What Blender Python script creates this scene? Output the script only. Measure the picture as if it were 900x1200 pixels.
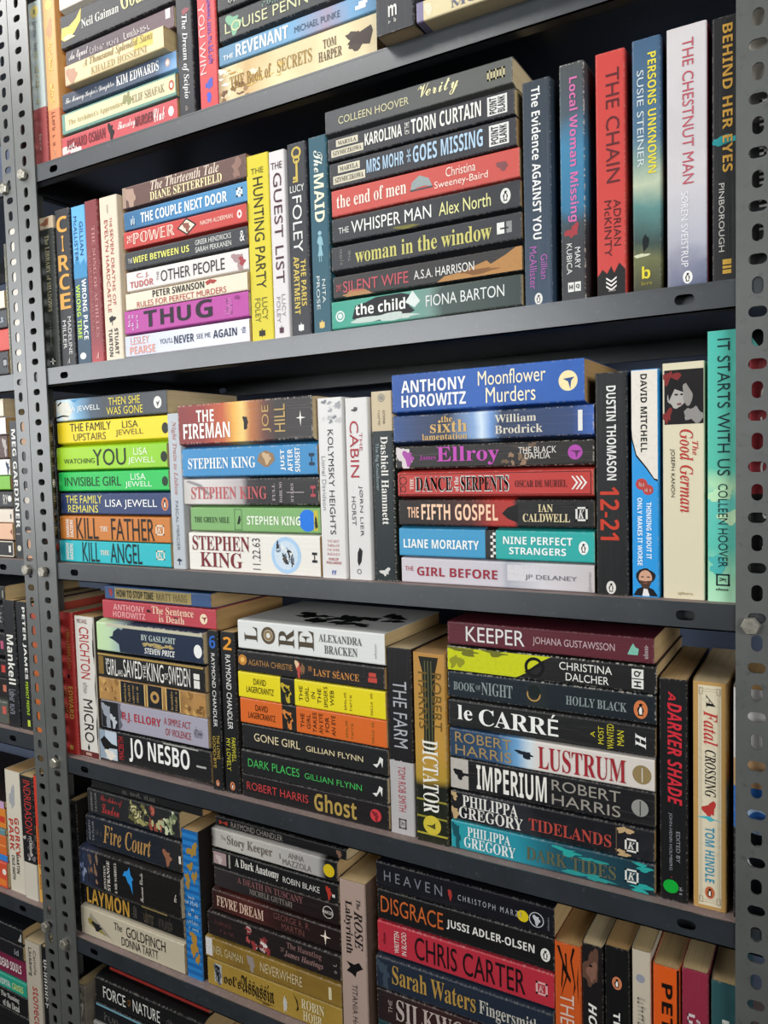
import bpy, bmesh, math, random
from mathutils import Vector, Matrix

for _o in list(bpy.data.objects):
    bpy.data.objects.remove(_o)
SC = bpy.context.scene
COL = SC.collection
ZO = 0.45                       # height of the survey datum above the floor
MM = 0.001

def lin(h):
    h = h.lstrip('#')
    if len(h) == 3: h = ''.join(c*2 for c in h)
    r = []
    for i in (0, 2, 4):
        c = int(h[i:i+2], 16)/255.0
        r.append(c/12.92 if c <= 0.04045 else ((c+0.055)/1.055)**2.4)
    return (r[0], r[1], r[2], 1.0)

# ------------------------------------------------------------------ camera
cam_d = bpy.data.cameras.new('camera')
cam = bpy.data.objects.new('camera', cam_d)
COL.objects.link(cam)
cam_d.sensor_fit = 'HORIZONTAL'
cam_d.sensor_width = 36.0
cam_d.lens = 916.34/900.0*36.0
cam_d.clip_start = 0.05
_yaw, _pit, _rol = 0.5274330, -0.0616538, -0.0270085
_f = Vector((-math.sin(_yaw)*math.cos(_pit), math.cos(_yaw)*math.cos(_pit), math.sin(_pit)))
_r = _f.cross(Vector((0, 0, 1))).normalized()
_u = _r.cross(_f)
_R = _r*math.cos(_rol) + _u*math.sin(_rol)
_U = -_r*math.sin(_rol) + _u*math.cos(_rol)
_m = Matrix.Identity(4)
for i in range(3):
    _m[i][0], _m[i][1], _m[i][2] = _R[i], _U[i], -_f[i]
_m[0][3], _m[1][3], _m[2][3] = 0.89318, -0.67068, 1.11951 + ZO
cam.matrix_world = _m
SC.camera = cam

# ------------------------------------------------------------------ light and exposure
SC.view_settings.view_transform = 'Standard'
SC.view_settings.look = 'None'
SC.view_settings.gamma = 1.0
SC.view_settings.use_curve_mapping = False
SC.view_settings.exposure = 0.0
W = bpy.data.worlds.new('world')
SC.world = W
W.use_nodes = True
W.node_tree.nodes['Background'].inputs[0].default_value = (0.80, 0.88, 1.0, 1)
W.node_tree.nodes['Background'].inputs[1].default_value = 0.05

def area(name, loc, target, sx, sy, power, color):
    d = bpy.data.lights.new(name, 'AREA')
    d.shape = 'RECTANGLE'; d.size = sx; d.size_y = sy
    d.energy = power; d.color = color
    o = bpy.data.objects.new(name, d)
    COL.objects.link(o)
    o.location = loc
    o.rotation_euler = (Vector(target)-Vector(loc)).to_track_quat('-Z', 'Y').to_euler()
    return o
_SP = math.radians(70)
area('aisle_lamp', (-0.45, -0.75, 2.75), (-0.05, 0.0, 1.85), 1.4, 0.30, 16, (1.0, 0.985, 0.96))
area('shop_window', (-2.2, -3.2, 2.10), (-1.0, 0, 2.1), 3.6, 1.4, 26, (0.95, 0.98, 1.0)).data.spread = _SP
area('shop_window_side', (-3.2, -1.8, 2.10), (0.2, 0, 2.1), 2.2, 1.5, 7, (0.95, 0.98, 1.0)).data.spread = _SP
area('right_fill_light', (2.8, -2.2, 2.10), (0.7, 0, 2.1), 1.6, 1.2, 14, (0.95, 0.98, 1.0)).data.spread = _SP  # added fill panel, no real lamp; brightens the right-hand spines off the mirror angle

# ------------------------------------------------------------------ helpers
def tag(o, label=None, cat=None, group=None, kind=None):
    if label: o['label'] = label
    if cat: o['category'] = cat
    if group: o['group'] = group
    if kind: o['kind'] = kind
    return o

def empty(name, loc):
    o = bpy.data.objects.new(name, None)
    o.empty_display_size = 0.02
    COL.objects.link(o)
    o.location = loc
    return o

def link(name, me, parent=None, loc=None):
    o = bpy.data.objects.new(name, me)
    COL.objects.link(o)
    if parent: o.parent = parent
    if loc: o.location = loc
    return o

def build(name, verts, faces, mats, mi=None, parent=None, loc=None, uv=None, smooth=False):
    me = bpy.data.meshes.new(name)
    me.from_pydata(verts, [], faces)
    for m in mats: me.materials.append(m)
    if mi: me.polygons.foreach_set('material_index', mi)
    if smooth: me.polygons.foreach_set('use_smooth', [True]*len(faces))
    if uv:
        l = me.uv_layers.new(name='UVMap')
        for i, lp in enumerate(me.loops): l.data[i].uv = uv[lp.vertex_index]
    me.update()
    return link(name, me, parent, loc)

class MB:
    def __init__(s): s.v = []; s.f = []; s.mi = []
    def add(s, vs, fs, mi=0):
        b = len(s.v)
        s.v += [tuple(p) for p in vs]
        s.f += [tuple(b+i for i in f) for f in fs]
        s.mi += [mi]*len(fs)
    def box(s, x0, x1, y0, y1, z0, z1, mi=0):
        s.add([(x, y, z) for x in (x0, x1) for y in (y0, y1) for z in (z0, z1)],
              [(0, 1, 3, 2), (4, 6, 7, 5), (0, 4, 5, 1), (2, 3, 7, 6), (0, 2, 6, 4), (1, 5, 7, 3)], mi)
    def out(s, name, mats, parent=None, loc=None, uv=None, smooth=False):
        return build(name, s.v, s.f, mats, s.mi, parent, loc, uv, smooth)

# ------------------------------------------------------------------ materials
def newmat(name):
    m = bpy.data.materials.new(name)
    m.use_nodes = True
    nt = m.node_tree
    return m, nt, nt.nodes['Principled BSDF']

_ink = {}
def ink(h, rough=0.42):
    k = (h, rough)
    if k not in _ink:
        m, nt, p = newmat('ink_'+h)
        n = nt.nodes.new('ShaderNodeTexNoise')
        n.inputs['Scale'].default_value = 260
        n.inputs['Detail'].default_value = 3
        tc = nt.nodes.new('ShaderNodeTexCoord')
        nt.links.new(tc.outputs['Object'], n.inputs['Vector'])
        mx = nt.nodes.new('ShaderNodeMix'); mx.data_type = 'RGBA'
        c = lin(h)
        mx.inputs[6].default_value = c
        mx.inputs[7].default_value = tuple(x*0.86 for x in c[:3])+(1,)
        mp = nt.nodes.new('ShaderNodeMapRange')
        mp.inputs[1].default_value = 0.5; mp.inputs[2].default_value = 0.8
        nt.links.new(n.outputs[0], mp.inputs[0])
        nt.links.new(mp.outputs[0], mx.inputs[0])
        nt.links.new(mx.outputs[2], p.inputs['Base Color'])
        p.inputs['Roughness'].default_value = rough
        p.inputs['Specular IOR Level'].default_value = 0.2
        _ink[k] = m
    return _ink[k]

def cover_mat(stops, const=False, mottle=None, crease=0.0, wear=0.4, rough=0.42, soft=0.0, seed=0, side=None):
    m, nt, p = newmat('cover_stock')
    N, Lk = nt.nodes.new, nt.links.new
    uvn = N('ShaderNodeUVMap'); uvn.uv_map = 'UVMap'
    sep = N('ShaderNodeSeparateXYZ'); Lk(uvn.outputs[0], sep.inputs[0])
    off = N('ShaderNodeVectorMath'); off.operation = 'ADD'
    off.inputs[1].default_value = (seed*3.17, seed*1.71, 0)
    Lk(uvn.outputs[0], off.inputs[0])
    mapn = N('ShaderNodeVectorMath'); mapn.operation = 'MULTIPLY'
    mapn.inputs[1].default_value = (8, 1.1, 1)
    Lk(off.outputs[0], mapn.inputs[0])
    nz = N('ShaderNodeTexNoise'); nz.inputs['Scale'].default_value = 1.0; nz.inputs['Detail'].default_value = 5
    Lk(mapn.outputs[0], nz.inputs['Vector'])
    usrc = sep.outputs[0]
    if soft:
        a = N('ShaderNodeMath'); a.operation = 'MULTIPLY_ADD'
        Lk(nz.outputs[0], a.inputs[0]); a.inputs[1].default_value = soft; a.inputs[2].default_value = -soft*0.5
        b = N('ShaderNodeMath'); b.operation = 'ADD'
        Lk(a.outputs[0], b.inputs[0]); Lk(sep.outputs[0], b.inputs[1])
        usrc = b.outputs[0]
    if len(stops) == 1:
        rgb = N('ShaderNodeRGB'); rgb.outputs[0].default_value = lin(stops[0][1]); col = rgb.outputs[0]
    else:
        cr = N('ShaderNodeValToRGB')
        cr.color_ramp.interpolation = 'CONSTANT' if const else 'LINEAR'
        el = cr.color_ramp.elements
        while len(el) < len(stops): el.new(0.5)
        for e, (t, h) in zip(el, sorted(stops)):
            e.position = t; e.color = lin(h)
        Lk(usrc, cr.inputs[0]); col = cr.outputs[0]
    def mix(fac, a, hb, k=1.0):
        mx = N('ShaderNodeMix'); mx.data_type = 'RGBA'
        mp = N('ShaderNodeMath'); mp.operation = 'MULTIPLY'; Lk(fac, mp.inputs[0]); mp.inputs[1].default_value = k
        mp.use_clamp = True
        Lk(mp.outputs[0], mx.inputs[0]); Lk(a, mx.inputs[6]); mx.inputs[7].default_value = lin(hb)
        return mx.outputs[2]
    def rng(src, a, b):
        r = N('ShaderNodeMapRange'); Lk(src, r.inputs[0])
        r.inputs[1].default_value = a; r.inputs[2].default_value = b
        return r.outputs[0]
    if mottle:
        h, sc, amt = mottle
        mv = N('ShaderNodeVectorMath'); mv.operation = 'MULTIPLY'
        mv.inputs[1].default_value = (sc*4, sc*0.6, 1); Lk(off.outputs[0], mv.inputs[0])
        mn = N('ShaderNodeTexNoise'); mn.inputs['Scale'].default_value = 1.0; mn.inputs['Detail'].default_value = 6
        mn.inputs['Distortion'].default_value = 0.6
        Lk(mv.outputs[0], mn.inputs['Vector'])
        col = mix(rng(mn.outputs[0], 0.44, 0.6), col, h, amt)
    if side:
        lo_ = N('ShaderNodeMath'); lo_.operation = 'SUBTRACT'; Lk(sep.outputs[1], lo_.inputs[0]); lo_.inputs[1].default_value = 0.5
        la = N('ShaderNodeMath'); la.operation = 'ABSOLUTE'; Lk(lo_.outputs[0], la.inputs[0])
        col = mix(rng(la.outputs[0], 0.501, 0.505), col, side)
    # reading creases run across the spine
    cv = N('ShaderNodeVectorMath'); cv.operation = 'MULTIPLY'
    cv.inputs[1].default_value = (2.2, 34, 1)
    Lk(off.outputs[0], cv.inputs[0])
    cn = N('ShaderNodeTexNoise'); cn.inputs['Scale'].default_value = 1.0; cn.inputs['Detail'].default_value = 2
    Lk(cv.outputs[0], cn.inputs['Vector'])
    cf = rng(cn.outputs[0], 0.60, 0.70)
    if crease: col = mix(cf, col, '#8d877f', crease)
    # rubbed edges
    d = N('ShaderNodeMath'); d.operation = 'SUBTRACT'; Lk(sep.outputs[1], d.inputs[0]); d.inputs[1].default_value = 0.5
    ab = N('ShaderNodeMath'); ab.operation = 'ABSOLUTE'; Lk(d.outputs[0], ab.inputs[0])
    du = N('ShaderNodeMath'); du.operation = 'SUBTRACT'; Lk(sep.outputs[0], du.inputs[0]); du.inputs[1].default_value = 0.5
    abu = N('ShaderNodeMath'); abu.operation = 'ABSOLUTE'; Lk(du.outputs[0], abu.inputs[0])
    mxm = N('ShaderNodeMath'); mxm.operation = 'MAXIMUM'
    we = N('ShaderNodeMath'); we.operation = 'MULTIPLY'
    Lk(rng(ab.outputs[0], 0.44, 0.50), we.inputs[0]); Lk(rng(ab.outputs[0], 0.506, 0.501), we.inputs[1])
    Lk(we.outputs[0], mxm.inputs[0]); Lk(rng(abu.outputs[0], 0.492, 0.5), mxm.inputs[1])
    wn = N('ShaderNodeTexNoise'); wn.inputs['Scale'].default_value = 1.0; wn.inputs['Detail'].default_value = 6
    wv = N('ShaderNodeVectorMath'); wv.operation = 'MULTIPLY'; wv.inputs[1].default_value = (90, 9, 1)
    Lk(off.outputs[0], wv.inputs[0]); Lk(wv.outputs[0], wn.inputs['Vector'])
    wm = N('ShaderNodeMath'); wm.operation = 'MULTIPLY'
    Lk(mxm.outputs[0], wm.inputs[0]); Lk(rng(wn.outputs[0], 0.50, 0.62), wm.inputs[1])
    col = mix(wm.outputs[0], col, '#cbc3b6', wear)
    Lk(col, p.inputs['Base Color'])
    p.inputs['Roughness'].default_value = rough
    p.inputs['Specular IOR Level'].default_value = 0.3
    bp = N('ShaderNodeBump'); bp.inputs['Strength'].default_value = 0.25 if crease else 0.06
    bp.inputs['Distance'].default_value = 0.0006
    Lk(cn.outputs[0], bp.inputs['Height']); Lk(bp.outputs[0], p.inputs['Normal'])
    return m

_pg = {}
def page_mat(h, axis):
    if (h, axis) not in _pg:
        m, nt, p = newmat('page_stock')
        N, Lk = nt.nodes.new, nt.links.new
        tc = N('ShaderNodeTexCoord')
        v = N('ShaderNodeVectorMath'); v.operation = 'MULTIPLY'
        v.inputs[1].default_value = (900, 6, 6) if axis == 'x' else (6, 6, 900)
        Lk(tc.outputs['Object'], v.inputs[0])
        n = N('ShaderNodeTexNoise'); n.inputs['Scale'].default_value = 1; n.inputs['Detail'].default_value = 3
        Lk(v.outputs[0], n.inputs['Vector'])
        mx = N('ShaderNodeMix'); mx.data_type = 'RGBA'
        c = lin(h); mx.inputs[6].default_value = c
        mx.inputs[7].default_value = (c[0]*.62, c[1]*.56, c[2]*.48, 1)
        Lk(n.outputs[0], mx.inputs[0]); Lk(mx.outputs[2], p.inputs['Base Color'])
        p.inputs['Roughness'].default_value = 0.85
        bp = N('ShaderNodeBump'); bp.inputs['Strength'].default_value = .4; bp.inputs['Distance'].default_value = .0004
        Lk(n.outputs[0], bp.inputs['Height']); Lk(bp.outputs[0], p.inputs['Normal'])
        _pg[(h, axis)] = m
    return _pg[(h, axis)]

def paint_mat(name, h, h2, rough, metal, scale=30, specks=None):
    m, nt, p = newmat(name)
    N, Lk = nt.nodes.new, nt.links.new
    tc = N('ShaderNodeTexCoord')
    n = N('ShaderNodeTexNoise'); n.inputs['Scale'].default_value = scale; n.inputs['Detail'].default_value = 8
    n.inputs['Roughness'].default_value = 0.65
    Lk(tc.outputs['Object'], n.inputs['Vector'])
    r = N('ShaderNodeMapRange'); r.inputs[1].default_value = .35; r.inputs[2].default_value = .7
    Lk(n.outputs[0], r.inputs[0])
    mx = N('ShaderNodeMix'); mx.data_type = 'RGBA'
    mx.inputs[6].default_value = lin(h); mx.inputs[7].default_value = lin(h2)
    Lk(r.outputs[0], mx.inputs[0]); col = mx.outputs[2]
    if specks:
        s = N('ShaderNodeTexNoise'); s.inputs['Scale'].default_value = scale*7; s.inputs['Detail'].default_value = 4
        Lk(tc.outputs['Object'], s.inputs['Vector'])
        r2 = N('ShaderNodeMapRange'); r2.inputs[1].default_value = .62; r2.inputs[2].default_value = .72
        Lk(s.outputs[0], r2.inputs[0])
        m2 = N('ShaderNodeMix'); m2.data_type = 'RGBA'
        Lk(r2.outputs[0], m2.inputs[0]); Lk(col, m2.inputs[6]); m2.inputs[7].default_value = lin(specks)
        col = m2.outputs[2]
    Lk(col, p.inputs['Base Color'])
    p.inputs['Roughness'].default_value = rough
    p.inputs['Metallic'].default_value = metal
    bp = N('ShaderNodeBump'); bp.inputs['Strength'].default_value = .12; bp.inputs['Distance'].default_value = .0008
    Lk(n.outputs[0], bp.inputs['Height']); Lk(bp.outputs[0], p.inputs['Normal'])
    return m

M_POST = paint_mat('grey_post_paint', '#4d4e4b', '#565754', 0.38, 0.0, 26, '#454643')
M_LIP = paint_mat('shelf_paint', '#212529', '#2c3136', 0.34, 0.0, 22, '#3a4045')
for _m in (M_POST, M_LIP):
    _m.node_tree.nodes['Principled BSDF'].inputs['Specular IOR Level'].default_value = 1.0
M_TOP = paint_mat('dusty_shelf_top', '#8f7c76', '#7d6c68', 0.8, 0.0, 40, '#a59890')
M_ZINC = paint_mat('zinc', '#b9b4a6', '#8e897c', 0.38, 0.7, 160)
M_WALL = paint_mat('wall_paint', '#5c667c', '#525b70', 0.85, 0.0, 6)
M_FLOOR = paint_mat('floor_tile', '#4c463f', '#443f39', 0.5, 0.0, 5)
M_CEIL = paint_mat('ceiling_paint', '#d8d8d4', '#cfcfcb', 0.9, 0.0, 4)

# ------------------------------------------------------------------ setting
def struct(name, x0, x1, y0, y1, z0, z1, m):
    b = MB(); b.box(x0, x1, y0, y1, z0, z1)
    return tag(b.out(name, [m]), kind='structure')
struct('floor', -4, 5, -4.5, 0.6, -0.05, 0.0, M_FLOOR)
struct('wall_back', -4, 5, 0.40, 0.5, 0.0, 3.0, M_WALL)
struct('wall_front', -4, 5, -4.6, -4.5, 0.0, 3.0, M_FLOOR)
struct('ceiling', -4, 5, -4.5, 0.5, 3.0, 3.05, M_CEIL)

# ------------------------------------------------------------------ slotted-angle racks
ANG = sorted(set([i*2*math.pi/24 for i in range(24)]))
def slot_hit(th, lu, lv):
    # stadium of overall size lu x lv, ray from its centre
    r = min(lu, lv)/2; a = lu/2-r; b = lv/2-r
    c, s = math.cos(th), math.sin(th)
    lo, hi = 0.0, max(lu, lv)
    for _ in range(28):
        t = (lo+hi)/2
        dx = max(abs(c*t)-a, 0); dy = max(abs(s*t)-b, 0)
        if dx*dx+dy*dy < r*r: lo = t
        else: hi = t
    return (c*lo, s*lo)

def slotted(mb, mp, cells, t, mi=0):
    """cells: (u0,u1,v0,v1,slot) with slot None or (cu,cv,lu,lv); mp(u,v,w) gives xyz"""
    for (u0, u1, v0, v1, sl) in cells:
        if sl is None:
            for w in (0, t):
                mb.add([mp(u0, v0, w), mp(u1, v0, w), mp(u1, v1, w), mp(u0, v1, w)], [(0, 1, 2, 3)], mi)
        else:
            cu, cv, lu, lv = sl
            an = ANG + [math.atan2(b-cv, a-cu) % (2*math.pi) for a in (u0, u1) for b in (v0, v1)]
            an = sorted(set(round(x, 6) for x in an))
            inner, outer = [], []
            for th in an:
                x, y = slot_hit(th, lu, lv); inner.append((cu+x, cv+y))
                c, s = math.cos(th), math.sin(th); ts = []
                if abs(c) > 1e-9: ts.append(((u1 if c > 0 else u0)-cu)/c)
                if abs(s) > 1e-9: ts.append(((v1 if s > 0 else v0)-cv)/s)
                k = min(ts); outer.append((cu+c*k, cv+s*k))
            n = len(an)
            for w in (0, t):
                mb.add([mp(p[0], p[1], w) for p in inner]+[mp(p[0], p[1], w) for p in outer],
                       [(i, (i+1) % n, n+(i+1) % n, n+i) for i in range(n)], mi)
            mb.add([mp(p[0], p[1], 0) for p in inner]+[mp(p[0], p[1], t) for p in inner],
                   [(i, n+i, n+(i+1) % n, (i+1) % n) for i in range(n)], mi)
    us = [c[0] for c in cells]+[c[1] for c in cells]; vs = [c[2] for c in cells]+[c[3] for c in cells]
    a, b, c, d = min(us), max(us), min(vs), max(vs)
    q = [(a, c), (b, c), (b, d), (a, d)]
    mb.add([mp(x, y, 0) for x, y in q]+[mp(x, y, t) for x, y in q],
           [(i, (i+1) % 4, 4+(i+1) % 4, 4+i) for i in range(4)], mi)

PITCH = 0.01976
ZB, ZT = -ZO, 1.80
def post(root, xc, sx, width, holex, phase, yf, sy):
    """angle post: corner at xc, front flange towards sx, side flange towards sy in depth"""
    mb = MB()
    def cells(hc, wd):
        out = []; k0 = math.floor((ZB-phase)/PITCH)+1
        zlast = ZB
        k = k0
        while phase+(k+.5)*PITCH < ZT:
            zc = phase+k*PITCH
            if zc-PITCH/2 < ZB: k += 1; continue
            if zlast < zc-PITCH/2-1e-6: out.append((0, wd, zlast, zc-PITCH/2, None))
            out.append((0, wd, zc-PITCH/2, zc+PITCH/2, (hc, zc, 0.0082, 0.0132) if k % 2 == 0 else (hc, zc, 0.0132, 0.0082)))
            zlast = zc+PITCH/2; k += 1
        out.append((0, wd, zlast, ZT, None))
        return out
    slotted(mb, lambda u, v, w: (xc+sx*u, yf+sy*w, v+ZO), cells(holex, width), 0.0018)
    slotted(mb, lambda u, v, w: (xc+sx*w, yf+sy*(0.0018+u), v+ZO), cells(0.018, 0.036), 0.0018)
    return mb.out('post', [M_POST], root)

def bolt(root, x, z, rot):
    mb = MB(); r = 0.0074; n = 6
    prof = [(0.0, 1.0), (0.0048, 1.0), (0.0060, 0.86), (0.0060, 0.0)]
    for i, (h, k) in enumerate(prof):
        mb.v += [(x+r*k*math.cos(rot+j*math.pi/3), -0.0018-h, z+ZO+r*k*math.sin(rot+j*math.pi/3)) for j in range(6)]
    for i in range(3):
        for j in range(6):
            mb.f.append((i*6+j, i*6+(j+1) % 6, (i+1)*6+(j+1) % 6, (i+1)*6+j)); mb.mi.append(0)
    # stamped dots on the head
    for j in range(3):
        a = rot+j*2.1; cx, cz = x+.0036*math.cos(a), z+ZO+.0036*math.sin(a)
        mb.box(cx-.0007, cx+.0007, -.0085, -.0076, cz-.0007, cz+.0007)
    return mb.out('bolt', [M_ZINC], root)

LIPH = 0.0222
DEP = 0.30
def shelf(root, x0, x1, z, hx0, hx1):
    mb = MB(); t = 0.0012; z = z+ZO
    mb.box(x0, x1, 0.0, DEP, z-t, z-.0002, 0); mb.box(x0, x1, 0.0, DEP, z-.0002, z, 1)
    for yy, s in ((0.0, 1), (DEP, -1)):
        cl = [(x0, hx0-.02, z-LIPH, z-t, None), (hx0-.02, hx0+.02, z-LIPH, z-t, (hx0, z-.0112, .0152, .0082)),
              (hx0+.02, hx1-.02, z-LIPH, z-t, None), (hx1-.02, hx1+.02, z-LIPH, z-t, (hx1, z-.0112, .0152, .0082)),
              (hx1+.02, x1, z-LIPH, z-t, None)]
        slotted(mb, lambda u, v, w, yy=yy, s=s: (u, yy+s*w, v), cl, t)
        mb.box(x0, x1, min(yy, yy+s*.012), max(yy, yy+s*.012), z-LIPH, z-LIPH+t)
    for xx in (x0, x1-t):
        mb.box(xx, xx+t, t, DEP-t, z-LIPH, z-t)
    mb.box(x0+.002, x1-.002, 0.0121, 0.0131, z-LIPH, z-t)
    # rolled front edge
    mb.box(x0, x1, -0.0002, 0.0012, z-.0018, z+.0001)
    return mb.out('shelf', [M_LIP, M_TOP], root)

SH = dict(A=1.51352, B=1.25516, C=1.0, D=0.73757, E=0.48712, F=0.2344)
ALLZ = [1.7680, SH['A'], SH['B'], SH['C'], SH['D'], SH['E'], SH['F'], -0.02, -0.27]
WD = 0.82338
def rack(name, label, xl, xr, wl, wr, hl, hr, dz, bolts, pl, pr):
    root = empty(name, ((xl+xr)/2, DEP/2, 0))
    tag(root, label, 'shelving rack', 'slotted-angle racks')
    off = -Vector(root.location)
    o = []
    o.append(post(root, xl, 1, wl, hl, pl, -0.002, 1))
    o.append(post(root, xr, -1, wr, hr, pr, -0.002, 1))
    o.append(post(root, xl, 1, wl, hl, pl, DEP+.002, -1))
    o.append(post(root, xr, -1, wr, hr, pr, DEP+.002, -1))
    for i, z in enumerate(ALLZ):
        o.append(shelf(root, xl+.0022, xr-.0022, z+dz[i], xl+.072, xr-.0765))
    for x, z, r in bolts: o.append(bolt(root, x, z, r))
    for c in o: c.location = off
    return root
rack('shelving_rack', 'grey slotted-angle steel rack filling the photo, its shelves crowded with paperbacks',
     -0.0385, 0.8619, 0.0385, 0.0385, 0.0185, 0.0232, [0]*9,
     [(-.0222, 1.5047, .2), (-.0240, .9878, .1), (-.0217, .7272, .5), (-.0217, .4722, .3),
      (.8345, .9850, .1), (.8385, 1.4990, .4)], 1.2456, 1.4453)
rack('shelving_rack', 'neighbouring grey slotted-angle rack cut off by the left edge of the photo',
     -0.94, -0.0396, 0.0385, 0.0270, 0.0185, 0.0142, [0, -.004, -.002, .001, .019, .0195, .018, 0, 0],
     [(-.0610, 1.4942, .3), (-.0585, .9890, .2), (-.0600, .4866, .4)], 1.2456, 1.2610)

# ------------------------------------------------------------------ lettering
def _rng(a, lo, hi, base): return {chr(ord(a)+i): chr(base+i) for i in range(hi-lo+1)}
def _alpha(up, lowr, dig=None):
    d = {chr(65+i): chr(up+i) for i in range(26)}
    d.update({chr(97+i): chr(lowr+i) for i in range(26)})
    if dig: d.update({chr(48+i): chr(dig+i) for i in range(10)})
    return d
STY = dict(b=_alpha(0x1D5D4, 0x1D5EE, 0x1D7EC), r=_alpha(0x1D400, 0x1D41A, 0x1D7CE), i=_alpha(0x1D468, 0x1D482, 0x1D7CE),
           c=_alpha(0x1D4D0, 0x1D4EA), f=_alpha(0x1D56C, 0x1D586), o=_alpha(0x1D63C, 0x1D656, 0x1D7EC),
           m=_alpha(0x1D670, 0x1D68A, 0x1D7F6), s={})
_tc = {}
def glyphs(text, sty):
    k = (text, sty)
    if k not in _tc:
        c = bpy.data.curves.new('t', 'FONT')
        mp = STY.get(sty, {})
        c.body = ''.join(mp.get(ch, ch) for ch in text)
        c.resolution_u = 3
        c.space_line = 0.9
        o = bpy.data.objects.new('t', c)
        me = bpy.data.meshes.new_from_object(o)
        vs = [(v.co.x, v.co.y) for v in me.vertices]
        fs = [tuple(p.vertices) for p in me.polygons]
        bpy.data.objects.remove(o); bpy.data.curves.remove(c); bpy.data.meshes.remove(me)
        xs = [v[0] for v in vs]; ys = [v[1] for v in vs]
        x0, x1, y0, y1 = min(xs), max(xs), min(ys), max(ys)
        _tc[k] = ([((x-x0)/(x1-x0), (y-y0)/(y1-y0)) for x, y in vs], fs)
    return _tc[k]

# printing on a spine, all in (u along the title, v across the spine), each 0..1
def T(text, u0, u1, v0, v1, h, sty='s', rot=0): return ('T', text, u0, u1, v0, v1, h, sty, rot)
def R(u0, u1, v0, v1, h): return ('P', [(u0, v0), (u1, v0), (u1, v1), (u0, v1)], h)
def P(pts, h): return ('P', pts, h)
def E(cu, cv, r, h, k=1.0): return ('E', cu, cv, r, h, k)          # ellipse, radius as share of spine width
def O(cu, cv, r, h, w=0.25): return ('O', cu, cv, r, h, w)          # ring
def BL(cu, cv, ru, rv, h, seed=1, jag=0.35, n=26): return ('B', cu, cv, ru, rv, h, seed, jag, n)
def Q(u0, u1, v0, v1, h, n=10, seed=1): return ('Q', u0, u1, v0, v1, h, n, seed)   # lettering too small or worn to read
def FR(u0, u1, v0, v1, h, w=0.04): return ('F', u0, u1, v0, v1, h, w)             # rectangular outline
def LOGO(u, h='#d8d4cc', v=.5, r=.22): return ('E', u, v, r, h, 0.75)

def S(pts, cu, cv, r, h, rot=0): return ('S', pts, cu, cv, r, h, rot)   # small emblem, drawn upright in a unit square
PENG_BODY = [(-.28, -.62), (-.34, -.2), (-.42, -.32), (-.36, .15), (-.16, .36), (-.2, .6), (-.02, .74), (.16, .68), (.34, .6), (.16, .54), (.14, .36), (.32, .12), (.38, -.34), (.28, -.22), (.24, -.62), (.34, -.74), (-.36, -.74)]
PENG_BELLY = [(-.14, -.58), (-.2, -.1), (-.08, .28), (.06, .32), (.16, .05), (.14, -.58)]
def PENG(u, h='#c87444', v=.5, r=.26, rot=0):
    ring = [(.72*math.cos(a*math.pi/12), math.sin(a*math.pi/12)) for a in range(24)]
    return [S(ring, u, v, r, h, rot), S([(x*.9, y*.9) for x, y in PENG_BODY], u, v, r, '#211f20', rot), S([(x*.9, y*.9) for x, y in PENG_BELLY], u, v, r, '#e6e0d6', rot)]
def SPL(u0, u1, v0, v1, cols, n=12, seed=1, size=1.0):
    g = random.Random(seed*13+n); out = []
    for i in range(n):
        out.append(BL(g.uniform(u0, u1), g.uniform(v0, v1), (u1-u0)*g.uniform(.07, .2)*size, (v1-v0)*g.uniform(.1, .3)*size, cols[i % len(cols)], seed*50+i, .5, 18))
    return out

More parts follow.
